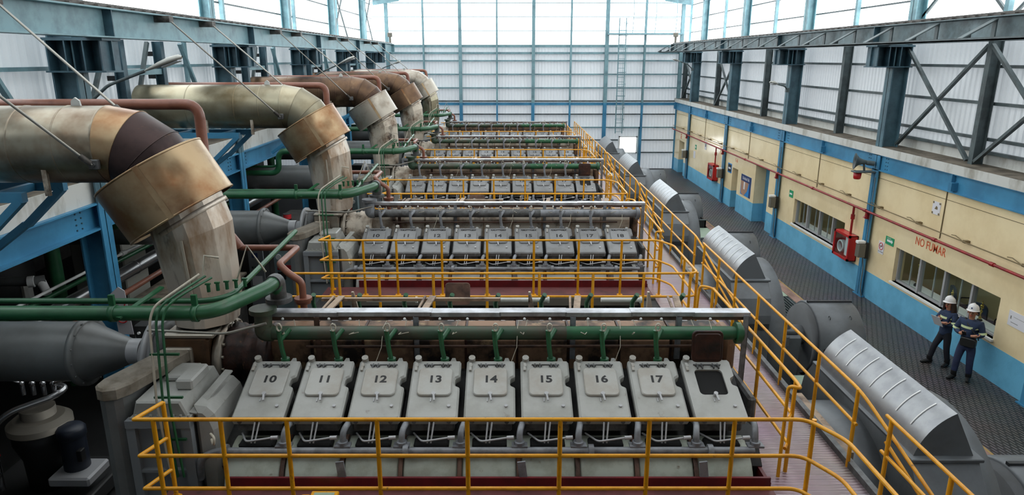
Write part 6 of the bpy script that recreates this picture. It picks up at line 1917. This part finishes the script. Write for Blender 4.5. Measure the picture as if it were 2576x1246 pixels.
# ------------------------------------------------------------------ copies down the hall
def spread(src, offs, labels, after=None):
    cm = child_map()
    out = [src]
    src['label'] = labels[0]
    base = src.location.copy()
    for i, dy in enumerate(offs):
        c = copy_tree(src, None, cm)
        c.location = (base.x, base.y + dy, base.z)
        c['label'] = labels[i + 1]
        out.append(c)
    return out
O5 = [7, 14, 21, 28]
def lab(fmt, n=5):
    return [fmt % w for w in ROW[:n]]
engs = spread(eng0, O5, ['fifth grey V engine from the back wall, its last hatch flipped open, riser arms green', 'fourth grey V engine from the back wall, all nine hatches shut and numbered', 'third grey V engine from the back wall, its last hatch flipped open', 'second grey V engine from the back wall, mostly hidden', 'grey V engine right before the white back wall'])
for k, e in enumerate(engs):
    if k == 0:
        continue
    for ch in [c for c in COL.objects if c.parent == e]:
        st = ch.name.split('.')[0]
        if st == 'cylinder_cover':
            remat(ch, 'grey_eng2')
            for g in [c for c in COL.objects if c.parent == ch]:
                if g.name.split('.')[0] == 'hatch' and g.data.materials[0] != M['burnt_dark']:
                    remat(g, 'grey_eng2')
        elif st == 'manifold_panel':
            remat(ch, ('lagging', 'lagging_mid', 'lagging', 'burnt')[k - 1])
        elif st == 'panel_joint':
            remat(ch, 'lagging_mid')
        elif st == 'riser_arm' or st == 'crankcase_door':
            remat(ch, 'bluegrey' if st == 'riser_arm' else 'grey_eng')
        elif st == 'turbocharger':
            remat(ch, 'exh_grey')
            for g in [c for c in COL.objects if c.parent == ch]:
                if g.name.startswith('exhaust_bellows'):
                    remat(g, 'lagging')
        elif st == 'header_pipe' and k == 1:
            remat(ch, 'head')
            for g in [c for c in COL.objects if c.parent == ch]:
                remat(g, 'bluegrey')
# the last hatch is open on the first and third engines only; shut it on the others
cm = child_map()
for k in (1, 3, 4):
    cov = sorted([c for c in cm[engs[k].name] if c.name.startswith('cylinder_cover')], key=lambda c: c.name)
    op = [c for c in cov if any(g.name.startswith('hatch_shade_plate') for g in cm[c.name])]
    for c in op:
        for g in list(cm[c.name]):
            bpy.data.objects.remove(g)
        bpy.data.objects.remove(c)
    yk = engs[k].location.y
    engs[k].location.y = YC
    nc = make_cover(engs[k], CX[8], -1, 18)
    remat(nc, 'grey_eng2')
    for g in [c for c in COL.objects if c.parent == nc and c.name.startswith('hatch')]:
        remat(g, 'grey_eng2')
    engs[k].location.y = yk
exs = spread(exh0, O5, ['largest exhaust pipe, with a dented gold sleeve and a dark elbow', 'olive gold exhaust pipe with tan sleeve, fourth from the back wall', 'brown exhaust pipe with grey sleeve, third from the back wall', 'dark brown exhaust pipe with brown sleeve and pale riser, second from the back wall', 'pale exhaust pipe with light grey sleeve, right before the back wall'])
em = ['exh1', 'exh_olive', 'exh_brown', 'exh_brown', 'exh_grey']
sm_ = ['sleeve', 'sleeve', 'exh_grey', 'exh_brown', 'exh_grey']
for k, e in enumerate(exs):
    if k:
        for ch in [c for c in COL.objects if c.parent == e]:
            st = ch.name.split('.')[0]
            if st in ('straight_run', 'elbow_segment'):
                remat(ch, em[k])
            elif st == 'expansion_sleeve':
                remat(ch, sm_[k])
            elif st == 'lagged_riser':
                remat(ch, ('foil', 'lagging', 'lagging', 'exh_olive')[k - 1])
spread(rods0[0], O5, ['lower tie rod to the near side of the %s exhaust pipe from the back wall' % w for w in ROW])
spread(rods0[1], O5, ['upper tie rod passing behind the %s exhaust pipe from the back wall' % w for w in ROW])
spread(brk0, O5, ['blue knee bracket under the %s exhaust pipe from the back wall' % w for w in ROW])
spread(frm0, O5, ['dark teal wall frame around the %s exhaust pipe opening from the back wall' % w for w in ROW])
spread(brn0, O5, ['red-brown vent pipe bending down behind the %s exhaust pipe from the back wall' % w for w in ROW])
spread(grn0, O5, ['thick green water pipe crossing in front of the %s exhaust riser from the back wall' % w for w in ROW])
spread(sen0, O5, ['bundle of thin green sensing lines beside the %s engine cooler from the back wall' % w for w in ROW])
spread(itk0, O5, ['grey intake duct with cone at the %s engine from the back wall' % w for w in ROW])
spread(gen0, O5, ['generator with the largest silver ribbed air hood, fifth from the back wall', 'generator with silver hood, fourth from the back wall', 'generator with silver hood, third from the back wall', 'generator with silver hood, second from the back wall', 'generator with silver hood in front of the bright window in the back wall'])
spread(plf0, O5 + [35], ['red-brown platform in front of the %s engine from the back wall' % w for w in ROW] + ['red-brown platform between the last engine and the back wall'])
for ch in [c for c in COL.objects if c.parent and c.parent.name == 'platform.005' and c.name.startswith(('edge_strip', 'toe_plate'))]:
    bpy.data.objects.remove(ch)
rl = spread(ral0, O5, ['yellow guard railing in front of the %s engine from the back wall' % w for w in ROW])
r6 = tray_rail(False, True, 5)
for ch in [c for c in COL.objects if c.parent == r6]:
    pass
r6.location.y += 35
r6['label'] = 'yellow guard railing between the last engine and the back wall'
spread(sid0, O5, ['short yellow side railing between the %s engine and the walkway from the back wall' % w for w in ROW])
spread(out0, O5 + [-7], ['yellow outer walkway railing past the %s engine from the back wall' % w for w in ROW] + ['yellow outer walkway railing in the corner, by the largest silver air hood'])
spread(grt0, O5[:3], ['pale green floor plate with grating past the %s generator from the back wall' % w for w in ROW[:4]])
spread(bay0[0], O5[:3], ['grey switch cabinet behind the %s exhaust riser from the back wall' % w for w in ROW[:4]])
spread(bay0[1], O5[:3], ['pale teal gauge panel with red sign behind the %s exhaust riser from the back wall' % w for w in ROW[:4]])
